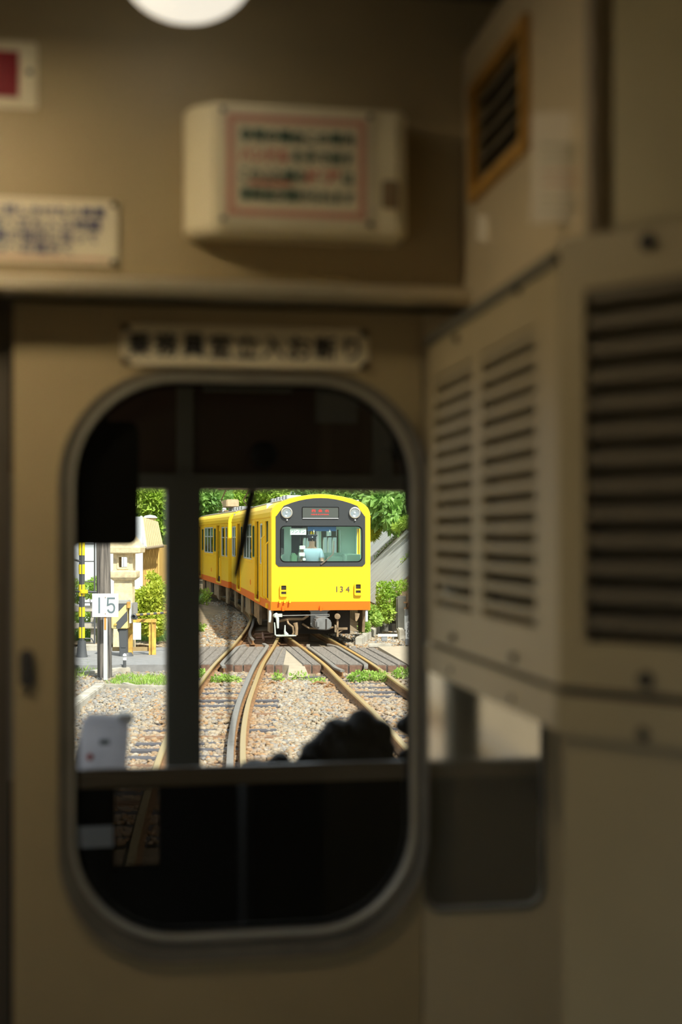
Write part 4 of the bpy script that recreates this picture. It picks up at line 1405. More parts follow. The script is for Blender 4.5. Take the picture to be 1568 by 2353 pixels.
def build_car(name, label, M, L, wins, doors, front):
    t = thing(name, label, 'train car', (0, 0, 0), M)
    holes = [(w[1], w[2], w[3], w[4]) for w in wins] + [(d_[0], d_[1], .64, 2.48) for d_ in doors]
    if front:
        holes.append((.58, 1.42, .64, 2.46))
    y0 = .05
    for sd in (-1, 1):
        xa, xb = (-1.05, -1.015) if sd < 0 else (1.015, 1.05)
        obj('side_wall', MB().grid_wall(y0, L, .78, 2.552, xa, xb, holes), yellow, t)
        obj('orange_band', MB().grid_wall(y0, L, .595, .78, xa, xb, [(d_[0], d_[1], .70, 2.5) for d_ in doors]), orange, t)
        sh = [(sd * a, b) for a, b in HALF[1:6]]
        obj('cant_rail', wall_prism_quads(sh, y0, L), yellow, t)
        x_o = sd * 1.05
        for w in wins:
            fr = MB()
            k = {'single': 1, 'fixed': 1, 'double': 2, 'triple': 3}[w[0]]
            ww = (w[2] - w[1]) / k
            xo, xi = (x_o - .006, x_o + .03) if sd < 0 else (x_o - .03, x_o + .006)
            wt = .035 if w[0] != 'fixed' else .018
            fo_ = obj('window_frame', MB().grid_wall(w[1], w[2], w[3], w[4], xo, xi, [(w[1] + ww * i + wt, w[1] + ww * (i + 1) - wt, w[3] + wt, w[4] - wt) for i in range(k)]), silver if w[0] != 'fixed' else dkgreen, t)
            for i in range(k):
                a, b = w[1] + ww * i + wt, w[1] + ww * (i + 1) - wt
                xg = x_o + .018 * -sd
                obj('pane', MB().box(xg - .003, xg + .003, a, b, w[3] + wt, w[4] - wt), G_side, fo_)
                if w[0] != 'fixed':
                    obj('sash_bar', MB().box(xo, xi, a, b, w[3] + .62 * (w[4] - w[3]), w[3] + .62 * (w[4] - w[3]) + .035), silver, fo_)
                    if w[0] == 'triple' and i != 1 or w[0] == 'double':
                        obj('blind', MB().box(x_o - .045 * sd - .004, x_o - .045 * sd + .004, a, b, w[3] + .62 * (w[4] - w[3]), w[4] - .04), signw, fo_)
            # raised moulding round the window
            xm0, xm1 = (x_o - .012, x_o) if sd < 0 else (x_o, x_o + .012)
            obj('moulding', MB().grid_wall(w[1] - .05, w[2] + .05, w[3] - .06, w[4] + .06, xm0, xm1, [(w[1] - .02, w[2] + .02, w[3] - .025, w[4] + .025)]), yellow, t)
        for d_ in doors:
            xr0, xr1 = (x_o + .055, x_o + .085) if sd < 0 else (x_o - .085, x_o - .055)
            m_ = (d_[0] + d_[1]) / 2
            for q0, q1 in ((d_[0], m_ - .004), (m_ + .004, d_[1])):
                dw = (q0 + .10, q1 - .10, 1.45, 2.30)
                lf = obj('door_leaf', MB().grid_wall(q0, q1, .66, 2.48, xr0, xr1, [dw]), yellow, t)
                obj('pane', MB().box((xr0 + xr1) / 2 - .003, (xr0 + xr1) / 2 + .003, dw[0], dw[1], dw[2], dw[3]), G_side, lf)
            xj0, xj1 = (x_o - .03, x_o + .02) if sd < 0 else (x_o - .02, x_o + .03)
            obj('door_rail', MB().box(xj0, xj1, d_[0] - .10, d_[1] + .04, .66, .70).box(xj0, xj1, d_[1], d_[1] + .04, .66, 2.5).box(xj0, xj1, d_[0] - .05, d_[0], .66, 2.5), yellow, t)
        if front:
            xr0, xr1 = (x_o + .075, x_o + .10) if sd < 0 else (x_o - .10, x_o - .075)
            obj('crew_door', MB().grid_wall(.58, 1.42, .64, 2.46, xr0, xr1, [(.72, 1.28, 1.6, 2.3)]), yellow, t)
            obj('handrail', MB().tube([(x_o - .0, 1.52, 2.15), (x_o + sd * .05, 1.52, 2.10), (x_o + sd * .05, 1.52, .85), (x_o, 1.52, .80)], .018), yellow, t)
            obj('handrail', MB().tube([(x_o - .0, .48, 2.02), (x_o + sd * .05, .48, 1.97), (x_o + sd * .05, .48, .85), (x_o, .48, .80)], .018), yellow, t)
            obj('step', MB().box(x_o - .04, x_o + .04, .55, .75, .62, .72), yellow, t)
        # rain gutter seams: a thin moulding at the top of the wall
        xm0, xm1 = (x_o - .015, x_o) if sd < 0 else (x_o, x_o + .015)
        obj('gutter', MB().box(xm0, xm1, .1, L, 2.535, 2.555), yellow, t)
        yy = 4.55 if front else 6.2
        obj('emblem', text_mb('三', height=.10, y=0, cx=0, cz=0), orange, t) if False else None
        em = MB().ring([(a * .07, b * .07) for a, b in ((1, 0), (.7, .7), (0, 1), (-.7, .7), (-1, 0), (-.7, -.7), (0, -1), (.7, -.7))], [(a * .045, b * .045) for a, b in ((1, 0), (.7, .7), (0, 1), (-.7, .7), (-1, 0), (-.7, -.7), (0, -1), (.7, -.7))], -.006, 0)
        em.v = [(x_o + sd * (-v[1]), 5.6 + v[0] * 1.6, 1.02 + v[2]) for v in em.v]
        obj('emblem', em, orange, t)
    rp2 = [(-a, b) for a, b in HALF[5:]] + [(a, b) for a, b in reversed(HALF[5:-1])]
    obj('roof', wall_prism_quads([(a, b + .004) for a, b in rp2], .10, L), roofm, t)
    obj('roof_edge', MB().tube([(-.80, .10, 2.89), (-.80, L, 2.89)], .014, 6).tube([(.80, .10, 2.89), (.80, L, 2.89)], .014, 6), silver, t)
    obj('floor_pan', MB().box(-1.0, 1.0, .06, L, .60, .86), dusty_d, t)
    obj('end_wall', MB().prism(OUT, L - .03, L, 'y'), yellow, t)
    # interior: two long seats and a back light wall so that windows read
    obj('bench', MB().box(-1.0, -.62, 4.0, 9.0, .86, 1.28).box(-1.0, -.90, 4.0, 9.0, 1.28, 1.65), dkgreen, t)
    obj('bench', MB().box(.62, 1.0, 4.0, 9.0, .86, 1.28).box(.90, 1.0, 4.0, 9.0, 1.28, 1.65), dkgreen, t)
    # equipment under the floor
    eq = [(4.3, 5.4, .18, dusty), (5.7, 6.3, .22, dusty_d), (6.6, 8.4, .15, dusty), (8.7, 9.2, .25, dusty_d)]
    for a, b, z, m in eq:
        obj('equipment_box', MB().box(-.98, -.45, a, b, z, .60), m, t, bevel=.02)
        obj('equipment_box', MB().box(.45, .98, a, b, z, .60), dusty_d, t, bevel=.02)
    for yb in (2.3, L - 2.4):
        bo = obj('bogie', MB().box(-.62, -.54, yb - 1.05, yb + 1.05, .30, .44).box(.54, .62, yb - 1.05, yb + 1.05, .30, .44).box(-.6, .6, yb - .15, yb + .15, .28, .46), dusty, t, bevel=.01)
        for wy in (-.70, .70):
            for sx in (-1, 1):
                obj('wheel', MB().lathe([(.03, -.05 * sx), (.33, -.05 * sx), (.33, -.022 * sx), (.305, -.015 * sx), (.30, .05 * sx), (.03, .05 * sx)], (sx * .405, yb + wy, .305), 28, 'x'), steelgrey, bo)
            obj('axle', MB().tube([(-.4, yb + wy, .305), (.4, yb + wy, .305)], .05), dusty_d, bo)
            for sx in (-1, 1):
                obj('axle_box', MB().box(sx * .58 - .09, sx * .58 + .09, yb + wy - .12, yb + wy + .12, .20, .42), dusty, bo, bevel=.02)
                obj('spring', MB().lathe([(.055, .42), (.055, .60)], (sx * .58, yb + wy * .55, 0), 10), dusty_d, bo)
        for sx in (-1, 1):
            obj('step_plate', MB().hexa([(sx * .98 - .03, yb + 1.15, .10), (sx * .98 + .03, yb + 1.15, .10), (sx * .98 + .03, yb + 1.75, .16), (sx * .98 - .03, yb + 1.75, .16),
                                         (sx * .98 - .03, yb + 1.10, .60), (sx * .98 + .03, yb + 1.10, .60), (sx * .98 + .03, yb + 1.85, .60), (sx * .98 - .03, yb + 1.85, .60)]), dusty, t)
            obj('step_plate', MB().hexa([(sx * .98 - .03, yb - 1.75, .10), (sx * .98 + .03, yb - 1.75, .10), (sx * .98 + .03, yb - 1.15, .10), (sx * .98 - .03, yb - 1.15, .10),
                                         (sx * .98 - .03, yb - 1.85, .60), (sx * .98 + .03, yb - 1.85, .60), (sx * .98 + .03, yb - 1.10, .60), (sx * .98 - .03, yb - 1.10, .60)]), dusty, t)
    # roof boxes
    for i in range(6):
        ya = (3.0 if front else 2.0) + i * .75
        obj('roof_vent', MB().box(-.42, -.08, ya, ya + .42, 2.95, 3.075 + .015 * (i % 2)), mat('roof vent grey', (.46, .47, .46), .6), t, bevel=.012)
    return t


T1 = frame(-.42, 31.14, 7.7)
fc_ = Vector((-3.358, 44.6))
rv = Vector((math.cos(math.radians(10.1)), math.sin(math.radians(10.1))))
f2 = fc_ + rv * 1.05
T2 = frame(f2.x, f2.y, 10.1)
car1 = build_car('train_car', 'yellow front car of the oncoming train with black windscreen panel', T1, 13.1, WINS1, DOORS1, True)
car2 = build_car('train_car', 'second yellow car of the train with a pantograph on its roof', T2, 13.1, WINS2, DOORS2, False)
obj('end_face', MB().ring(OUT, rrect(-.36, .36, .9, 2.6, .06), .02, .06, (0, 1.8)), yellow, car2)
obj('end_band', MB().box(-1.052, 1.052, .0, .05, .595, .78), orange, car2)
obj('gangway', MB().box(-.36, .36, -.5, .05, .9, 2.6), dusty_d, car2)
# pantograph on the second car
pg = obj('pantograph', MB().tube([(-.5, 6.6, 3.0), (-.5, 8.6, 3.02), (.5, 8.6, 3.02), (.5, 6.6, 3.0)], .03, 6, True).tube([(-.45, 7.4, 3.05), (-.40, 8.9, 3.42), (-.4, 7.2, 3.75)], .025, 6)
         .tube([(.45, 7.4, 3.05), (.40, 8.9, 3.42), (.4, 7.2, 3.75)], .025, 6).tube([(-.7, 7.2, 3.78), (.7, 7.2, 3.78)], .03, 6), dusty, car2)
obj('roof_box', MB().box(-.62, -.20, 4.9, 6.3, 3.10, 3.36), mat('tan roof box', (.55, .42, .24), .7, var=.2), car2, bevel=.03)
obj('insulator', MB().lathe([(.05, 2.95), (.08, 3.0), (.05, 3.03), (.08, 3.07), (.05, 3.10), (.05, 3.16)], (-.5, 6.8, 0), 12), signw, car2)

# ---- the front end of the first car
wx0, wx1, wz0, wz1 = TX(646), TX(833), TZ(1290), TZ(1210)
wind = rrect(wx0, wx1, wz0, wz1, .09, 6)
bx0, bx1 = TX(634), TX(842)
arch = [(bx0 + .06, TZ(1302)), (bx1 - .06, TZ(1302)), (bx1, TZ(1302) + .06), (bx1, TZ(1186))]
for k in range(0, 13):
    u = k / 12
    x = bx1 + (bx0 - bx1) * u
    s_ = abs(2 * u - 1)
    zz = TZ(1144) - (TZ(1144) - TZ(1170)) * s_ ** 2.0 - max(0, s_ - .84) ** 2 * 5.5
    arch.append((x * .985, zz))
arch += [(bx0, TZ(1186)), (bx0, TZ(1302) + .06)]
INN = [((a) * .975, 1.9 + (b - 1.9) * .985) for a, b in OUT]
cen = (0, 1.98)
obj('front_panel', MB().ring([p if p[1] > .79 else (p[0], .78) for p in INN], arch, 0, .03, cen), yellow, car1)
obj('front_band', MB().box(-1.035, 1.035, -.004, .03, .60, .78), orange, car1)
e0 = [(a, 0.0, b) for a, b in INN]
e1_ = [(a * .992 + (.008 * a if abs(a) > 2 else 0), .022, 1.9 + (b - 1.9) * .995) for a, b in OUT]
e2_ = [(a, .07, b) for a, b in OUT]
obj('front_edge', loft(MB(), [e0, e1_, e2_]), yellow, car1)
obj('front_mask', MB().ring(arch, wind, -.012, .012, (0, 1.98)), blackface, car1)
obj('windscreen_seal', MB().ring(rrect(wx0 - .018, wx1 + .018, wz0 - .018, wz1 + .018, .10, 6), rrect(wx0, wx1, wz0, wz1, .09, 6), -.018, -.008, ((wx0 + wx1) / 2, (wz0 + wz1) / 2)), black, car1)
obj('windscreen', MB().prism(wind, -.004, .002), G_train, car1)
# destination display
dx0, dx1, dz0, dz1 = TX(696), TX(779), TZ(1189), TZ(1166)
dp = obj('destination_display', MB().prism(rrect(dx0, dx1, dz0, dz1, .015, 3), -.022, -.010), dispm, car1)
obj('display_frame', MB().ring(rrect(dx0 - .012, dx1 + .012, dz0 - .012, dz1 + .012, .02, 3), rrect(dx0, dx1, dz0, dz1, .015, 3), -.026, -.010), black, dp)
obj('display_ledge', MB().box(dx0, dx1, -.034, -.014, dz0 - .022, dz0 - .008), galv, dp)
for ch, px in (('西', 721.5), ('桑', 737), ('名', 752)):
    obj('character', text_mb(ch, height=.055, width=.085, y=-.0235, cx=TX(px), cz=TZ(1173.8)), led, dp)
obj('lettering', text_mb('NISHI-KUWANA', width=.37, height=.028, y=-.0235, cx=TX(736.5), cz=TZ(1182)), led, dp)
# headlights
for px in (659, 817):
    c = (TX(px), -.012, TZ(1178))
    hl_ = obj('headlight', MB().lathe([(.118, .0), (.122, -.03), (.115, -.05), (.100, -.055), (.095, -.04), (.095, 0)], c, 28, 'y'), mat('headlight rim', (.62, .60, .52), .35, .5), car1)
    obj('reflector', MB().lathe([(.003, -.012), (.045, -.018), (.075, -.030), (.094, -.046), (.094, -.0)], c, 28, 'y'), chrome, hl_)
    obj('lens', MB().lathe([(.094, -.040), (.07, -.052), (.04, -.058), (.003, -.060)], c, 28, 'y'), glass('headlight glass %d' % px, (.92, .95, .96), .18), hl_)
    obj('bulb', MB().lathe([(.004, -.05), (.016, -.045), (.02, -.035), (.014, -.02), (.01, -.012)], c, 12, 'y'), signw, hl_)
    obj('washer_knob', MB().lathe([(.018, 0), (.018, -.03), (.010, -.04)], (TX(px + 1), -.012, TZ(1195)), 12, 'y'), galv, hl_)
# tail lamps
for px, py in ((652, 1357), (825, 1355)):
    x, z = TX(px), TZ(py)
    tl_ = obj('tail_lamp', MB().ring(rrect(x - .078, x + .078, z - .128, z + .128, .03, 4), rrect(x - .052, x + .052, z - .105, z + .105, .012, 3), -.055, 0), yellow, car1)
    obj('lamp_divider', MB().box(x - .055, x + .055, -.045, 0, z - .022, z + .010), yellow, tl_)
    obj('lamp_foot', MB().box(x - .055, x + .055, -.045, 0, z - .106, z - .075), yellow, tl_)
    for zz in (z + .058, z - .047):
        obj('lamp_glass', MB().box(x - .052, x + .052, -.030, 0, zz - .036, zz + .040), mat('dark lamp glass', (.035, .028, .022), .2), tl_, bevel=.006)
# running number
obj('numeral', MB().box(TX(774.6), TX(776.6), -.008, 0, TZ(1361), TZ(1348)), mat('grey number', (.07, .065, .06), .5), car1)
for ch, px in (('3', 786.5), ('4', 801)):
    obj('numeral', text_mb(ch, height=.118, y=-.004, cx=TX(px), cz=TZ(1354.5), sx=1.05, thick=.008), mat('grey number', (.07, .065, .06), .5), car1)
# small hooks and lugs
for px in (643, 654, 666):
    obj('jumper_hook', MB().tube([(TX(px), 0, TZ(1381)), (TX(px), -.07, TZ(1380)), (TX(px), -.075, TZ(1385))], .020, 8), yellow, car1)
for px in (651, 738):
    obj('lug', MB().box(TX(px) - .025, TX(px) + .025, -.05, 0, TZ(1404), TZ(1392)).box(TX(px) - .045, TX(px) + .045, -.02, 0, TZ(1400), TZ(1394)), orange, car1, bevel=.006)
# wiper
obj('wiper_arm', MB().tube([(TX(738.5), -.03, TZ(1297)), (TX(752), -.055, TZ(1286)), (TX(766), -.045, TZ(1274)), (TX(768), -.03, TZ(1262)), (TX(769), -.025, TZ(1243))], [.016, .012, .011, .010, .006], 6), mat('dull wiper', (.16, .13, .10), .5), car1)
# under the front: coupler, frames, hoses
cp = obj('coupler', MB().prism([(TX(722), TZ(1424)), (TX(727), TZ(1419)), (TX(742), TZ(1417)), (TX(752), TZ(1420)), (TX(759), TZ(1427)), (TX(759), TZ(1442)), (TX(750), TZ(1447)), (TX(728), TZ(1446)), (TX(722), TZ(1440))], -.32, .2, 'y'), steelgrey, car1, bevel=.02)
obj('coupler_jaw', MB().box(TX(745), TX(748), -.335, -.3, TZ(1446), TZ(1421)), dusty_d, cp)
obj('coupler_lug', MB().box(TX(725), TX(731), -.36, -.3, TZ(1440), TZ(1427)), steelgrey, cp, bevel=.008)
obj('draft_frame', MB().prism([(TX(712), .60), (TX(718), TZ(1408)), (TX(718), TZ(1440)), (TX(728), TZ(1447)), (TX(750), TZ(1447)), (TX(757), TZ(1440)), (TX(757), TZ(1408)), (TX(766), .60)], .22, .30, 'y'), mat('light frame grey', (.33, .35, .35), .6), car1)
obj('release_rod', MB().tube([(TX(648), -.16, TZ(1414)), (TX(720), -.16, TZ(1413)), (TX(735), -.20, TZ(1412.5)), (TX(755), -.22, TZ(1411.5)), (TX(754), -.30, TZ(1415)), (TX(735), -.30, TZ(1416)), (TX(722), -.28, TZ(1415))], .010, 6), steelgrey, car1)
pf = obj('rail_guard', MB().tube([(TX(632), -.05, TZ(1412)), (TX(637), -.10, TZ(1420)), (TX(638), -.12, TZ(1443))], [.06, .035, .02], 8).box(TX(630), TX(648), -.12, -.02, TZ(1417), TZ(1410)), whitepipe, car1)
obj('guard_frame', MB().tube([(TX(631), -.05, TZ(1430)), (TX(632), -.10, TZ(1458)), (TX(640), -.12, TZ(1461)), (TX(676), -.12, TZ(1460))], .015, 6), whitepipe, pf)
obj('guard_tray', MB().box(TX(634), TX(680), -.14, .10, TZ(1461), TZ(1459)), whitepipe, pf)
obj('guard_post', MB().tube([(TX(680), -.10, TZ(1459)), (TX(681), -.10, TZ(1443)), (TX(678), -.10, TZ(1431))], [.035, .035, .05], 8), dusty, pf)
obj('air_hose', MB().tube([(TX(660), -.05, TZ(1424)), (TX(662), -.10, TZ(1432)), (TX(672), -.12, TZ(1440)), (TX(674), -.12, TZ(1452)), (TX(672), -.10, TZ(1458))], .020, 8), dusty, car1)
obj('air_pipe', MB().tube([(TX(640), .25, TZ(1430)), (TX(665), .2, TZ(1424)), (TX(700), .2, TZ(1424)), (TX(712), .2, TZ(1416))], .028, 8), dusty, car1)
obj('air_pipe', MB().tube([(TX(700), .35, TZ(1436)), (TX(715), .3, TZ(1446)), (TX(760), .3, TZ(1448)), (TX(772), .3, TZ(1444))], .022, 8), dusty, car1)
obj('sand_pipe', MB().tube([(TX(658), -.1, TZ(1459)), (TX(654), -.1, TZ(1450)), (TX(654.5), -.1, TZ(1436))], [.05, .02, .012], 8), whitepipe, car1)
obj('air_tank', MB().box(TX(640), TX(700), .45, .9, TZ(1450), TZ(1408)), dusty_d, car1, bevel=.03)
obj('horn', MB().lathe([(.02, .1), (.05, .08), (.062, .0), (.06, -.05), (.03, -.06)], (TX(776), -.05, TZ(1417)), 16, 'y'), dusty, car1)
obj('lifeguard', MB().box(TX(775), TX(779), -.05, .0, TZ(1464), TZ(1426)).box(TX(770), TX(800), -.05, 0, TZ(1448), TZ(1443)).tube([(TX(778), -.02, TZ(1456)), (TX(795), -.02, TZ(1445))], .014, 6), dusty, car1)
obj('step_iron', MB().tube([(TX(846), .05, .6), (TX(845), .0, TZ(1430))], .03, 8), galv, car1)
obj('step_iron', MB().tube([(TX(622), .05, .6), (TX(621), .05, TZ(1430))], .03, 8), galv, car1)
obj('tow_lug', MB().prism([(TX(818), TZ(1410)), (TX(829), TZ(1411)), (TX(827), TZ(1420)), (TX(822), TZ(1429)), (TX(819), TZ(1428))], -.02, .03, 'y'), dusty, car1)
obj('rear_skirt', MB().box(TX(785), TX(816), .6, .7, TZ(1462), .60), dusty_d, car1)
obj('rear_skirt', MB().box(TX(640), TX(785), 1.0, 1.05, TZ(1464), .60), dusty_d, car1)

# cab inside the train
bulk = 1.55
obj('cab_bulkhead', MB().grid_wall(-1.0, 1.0, .86, 2.85, bulk, bulk + .03, [(-.92, -.62, 1.74, 2.30), (-.46, .12, 1.0, 2.36), (.20, .62, 1.78, 2.28)], 'y'), mint, car1)
for sx in (-1, 1):
    obj('cab_lining', MB().grid_wall(.07, bulk, .86, 2.42, min(sx * .945, sx * .935), max(sx * .945, sx * .935), [(.72, 1.28, 1.6, 2.3)]), mint, car1)
obj('saloon_end_screen', MB().box(-1.0, 1.0, 12.9, 12.95, .86, 2.8), mat('saloon grey', (.20, .24, .22), .6), car1)
obj('saloon_ceiling', MB().box(-.98, .98, bulk + .05, 12.9, 2.56, 2.60), mat('saloon grey', (.20, .24, .22), .6), car1)
obj('door_post', MB().box(.10, .14, bulk - .02, bulk + .05, .86, 2.5), signw, car1)
obj('cab_cupboard', MB().box(.62, .98, .7, 1.5, .86, 1.75).box(.28, .62, 1.2, 1.5, .86, 1.70), mint, car1, bevel=.02)
obj('cab_ceiling', MB().box(-.98, .98, .06, bulk, 2.42, 2.45), mint, car1)
obj('cab_locker', MB().box(-.98, -.80, .25, .9, .86, 1.74), mat('cream locker', (.72, .70, .58), .6), car1, bevel=.02)
obj('driver_console', MB().box(-.62, .30, .12, .50, .86, 1.60), mat('console grey', (.24, .30, .27), .6), car1, bevel=.02)
obj('seat_cover', MB().prism([(TX(672), 1.58), (TX(690), 1.58), (TX(689), 1.72), (TX(680), 1.80), (TX(673), 1.76)], .30, .5, 'y'), dkgreen, car1, bevel=.02)
for a, b, z0_, z1_ in ((TX(692), TX(705), TZ(1263), TZ(1254)), (TX(691), TX(704), TZ(1279), TZ(1270)), (TX(699), TX(706), TZ(1289), TZ(1283))):
    obj('gauge_box', MB().box(a, b, .20, .34, z0_, z1_), signw, car1, bevel=.008)
obj('gauge_stand', MB().box(TX(695), TX(702), .26, .32, 1.55, TZ(1258)), mat('brown stand', (.22, .17, .12), .6), car1)
ss = obj('one_man_sign', MB().box(TX(668), TX(705), .035, .045, TZ(1229), TZ(1214)), signw, car1)
for i, ch in enumerate('ワンマン'):
    obj('character', text_mb(ch, height=.062, width=.062, y=.034, cx=TX(673.5 + 8.5 * i), cz=TZ(1221.5)), mat('teal ink', (.03, .16, .15), .5), ss)
bv = obj('sun_blind', MB().box(TX(709), TX(775), .06, .075, TZ(1220.5), TZ(1210)), bluev, car1)
for px in (723, 760):
    obj('blind_clip', MB().box(TX(px) - .01, TX(px) + .01, .05, .06, TZ(1223), TZ(1217)), signw, bv)


cl_ = obj('cab_lamp', MB().box(-.5, .5, .5, .62, 2.395, 2.42), mat('cab lamp cover', (.9, .9, .88), .4, emit=((.92, 1.0, .95), 2.5)), car1)  # unseen glowing panel and area light, added to brighten the driver
cl_d = bpy.data.lights.new('cab lamp glow', 'AREA')
cl_d.shape, cl_d.size, cl_d.size_y, cl_d.energy, cl_d.color = 'RECTANGLE', 1.0, .12, 9, (.92, 1.0, .95)
cl_o = bpy.data.objects.new('cab_lamp_glow', cl_d)
cl_o.parent = car1
cl_o.location = (0, .56, 2.385)
COL.objects.link(cl_o)


# ---- people
def skin_mesh(name, verts, edges, radii, levels=2):
    me = bpy.data.meshes.new(name)
    bm = bmesh.new()
    ly = bm.verts.layers.skin.verify()
    vs_ = [bm.verts.new(v) for v in verts]
    for i, v in enumerate(vs_):
        r = radii[i]
        v[ly].radius = r if isinstance(r, tuple) else (r, r)
        v[ly].use_root = (i == 0)
    for a, b in edges:
        bm.edges.new((vs_[a], vs_[b]))
    bm.to_mesh(me)
    bm.free()
    o = bpy.data.objects.new(name, me)
    COL.objects.link(o)
    sk = o.modifiers.new('skin', 'SKIN')
    sk.use_smooth_shade = True
    sb = o.modifiers.new('sub', 'SUBSURF')
    sb.levels = sb.render_levels = levels
    dg = bpy.context.evaluated_depsgraph_get()
    m2 = bpy.data.meshes.new_from_object(o.evaluated_get(dg))
    bpy.data.objects.remove(o)
    mb = MB()
    mb.v = [tuple(v.co) for v in m2.vertices]
    mb.f = [tuple(p.vertices) for p in m2.polygons]
    bpy.data.meshes.remove(m2)
    return mb


def person(label, M, seat_z, shirt, cap):
    """a seated figure facing -y; local origin on the floor below the hips"""
    s = seat_z
    hip, wst, chs, nck, hd0, hd1 = (0, .06, s + .10), (0, .06, s + .28), (0, .05, s + .46), (0, .03, s + .58), (0, .005, s + .66), (0, .0, s + .78)
    V = [hip, wst, chs, nck, hd0, hd1]
    E_ = [(0, 1), (1, 2), (2, 3), (3, 4), (4, 5)]
    R = [(.15, .11), (.14, .10), (.165, .105), (.055, .055), (.066, .078), (.070, .082)]
    for sx in (-1, 1):
        b = len(V)
        V += [(sx * .175, .05, s + .50), (sx * .225, -.02, s + .27), (sx * .17, -.24, s + .20), (sx * .165, -.31, s + .20)]
        R += [.060, .046, .036, .030]
        E_ += [(2, b), (b, b + 1), (b + 1, b + 2), (b + 2, b + 3)]
        pm = b + 3
        for k in range(4):                                        # fingers curled over the controls
            q = len(V)
            fx = sx * (.165 + .028 - .019 * k)
            ln = (.030, .036, .034, .026)[k]
            V += [(fx, -.345, s + .205), (fx, -.345 - ln, s + .195), (fx, -.350 - ln, s + .165)]
            R += [.0095, .0085, .0075]
            E_ += [(pm, q), (q, q + 1), (q + 1, q + 2)]
        q = len(V)
        V += [(sx * .125, -.325, s + .20), (sx * .118, -.36, s + .19)]
        R += [.0105, .009]
        E_ += [(pm, q), (q, q + 1)]
        b = len(V)
        V += [(sx * .09, -.05, s + .08), (sx * .11, -.40, s + .06), (sx * .11, -.42, s * .52), (sx * .11, -.43, .09), (sx * .11, -.58, .05)]
        R += [.085, .066, .056, .042, .04]
        E_ += [(0, b), (b, b + 1), (b + 1, b + 2), (b + 2, b + 3), (b + 3, b + 4)]
    t = thing('person', label, 'person', (0, 0, 0), M)
    obj('body', skin_mesh('body', V, E_, R), skin, t)
    nV = [hip, wst, chs, (0, .035, s + .555)]
    nR = [(.165, .125), (.155, .118), (.180, .120), (.070, .070)]
    nE = [(0, 1), (1, 2), (2, 3)]
    for sx in (-1, 1):
        b = len(nV)
        nV += [(sx * .178, .05, s + .50), (sx * .222, .0, s + .32)]
        nR += [.074, .064]
        nE += [(2, b), (b, b + 1)]
    sh = obj('shirt', skin_mesh('shirt', nV, nE, nR), shirt, t)
    pk_ = obj('collar', MB().lathe([(.075, s + .535), (.066, s + .575), (.060, s + .575), (.066, s + .53)], (0, .035, 0), 16), shirt, sh)
    pV, pR, pE = [(0, .06, s + .10)], [(.165, .125)], []
    for sx in (-1, 1):
        b = len(pV)
        pV += [(sx * .09, -.05, s + .08), (sx * .11, -.40, s + .06), (sx * .11, -.42, s * .52), (sx * .11, -.43, .12)]
        pR += [.096, .078, .068, .058]
        pE += [(0, b), (b, b + 1), (b + 1, b + 2), (b + 2, b + 3)]
    obj('trousers', skin_mesh('trousers', pV, pE, pR), navy, t)
    # face
    zc = s + .725
    obj('nose', MB().tube([(0, -.075, zc + .02), (0, -.098, zc - .015), (0, -.078, zc - .02)], [.008, .012, .008], 8), skin, t)
    for sx in (-1, 1):
        obj('eye', MB().lathe([(.002, -.008), (.009, -.005), (.009, .004)], (sx * .028, -.077, zc + .022), 10, 'y'), hairm, t)
        obj('ear', MB().lathe([(.004, -.010), (.020, -.005), (.020, .006), (.006, .010)], (sx * .078, .005, zc + .0), 10, 'x'), skin, t)
    obj('mouth', MB().tube([(-.022, -.078, zc - .045), (0, -.082, zc - .047), (.022, -.078, zc - .045)], .0045, 6), mat('lips', (.42, .18, .14), .5), t)
    obj('hair', MB().lathe([(.086, zc - .01), (.088, zc + .03), (.083, zc + .07), (.055, zc + .10), (.01, zc + .112)], (0, .012, 0), 20), hairm, t)
    if cap:
        cpo = obj('cap', MB().lathe([(.090, zc + .045), (.092, zc + .075), (.105, zc + .095), (.122, zc + .115), (.10, zc + .130), (.03, zc + .135)], (0, .005, 0), 24), navy, t)
        pk = [(.092 * math.sin(a), -.092 * math.cos(a) + .005) for a in np.linspace(-1.1, 1.1, 11)] + [(.098 * math.sin(a), -.150 * math.cos(a) + .005) for a in np.linspace(1.0, -1.0, 11)]
        obj('peak', MB().prism(pk, zc + .038, zc + .046, 'z'), black, cpo)
        obj('badge', MB().lathe([(.012, .0), (.012, -.01), (.004, -.014)], (0, -.095, zc + .075), 10, 'y'), galv, cpo)
    return t


person('driver in pale blue shirt and dark peaked cap seated behind the windscreen', T1 @ Matrix.Translation((TX(729), .86, .86)), .46, shirtm, True)
obj('driver_seat', MB().box(TX(729) - .2, TX(729) + .2, .72, 1.15, 1.20, 1.30).box(TX(729) - .2, TX(729) + .2, 1.13, 1.20, 1.30, 1.60).box(TX(729) - .06, TX(729) + .06, .85, 1.0, .86, 1.20), dkgreen, car1, bevel=.02)
person('passenger in a white shirt at the edge of the train windscreen', T1 @ Matrix.Translation((TX(656), 2.45, .86)) @ Matrix.Rotation(math.radians(12), 4, 'Z'), .46, shirtw, False)

# ------------------------------------------------------------------ left of the tracks
def bxp(x0, x1, y0, y1, Y, depth, zfix=None):
    """box whose near face covers the given pixels at depth Y"""
    a, b = P(x0, y1, Y), P(x1, y0, Y)
    return MB().box(a.x, b.x, Y, Y + depth, a.z, b.z)


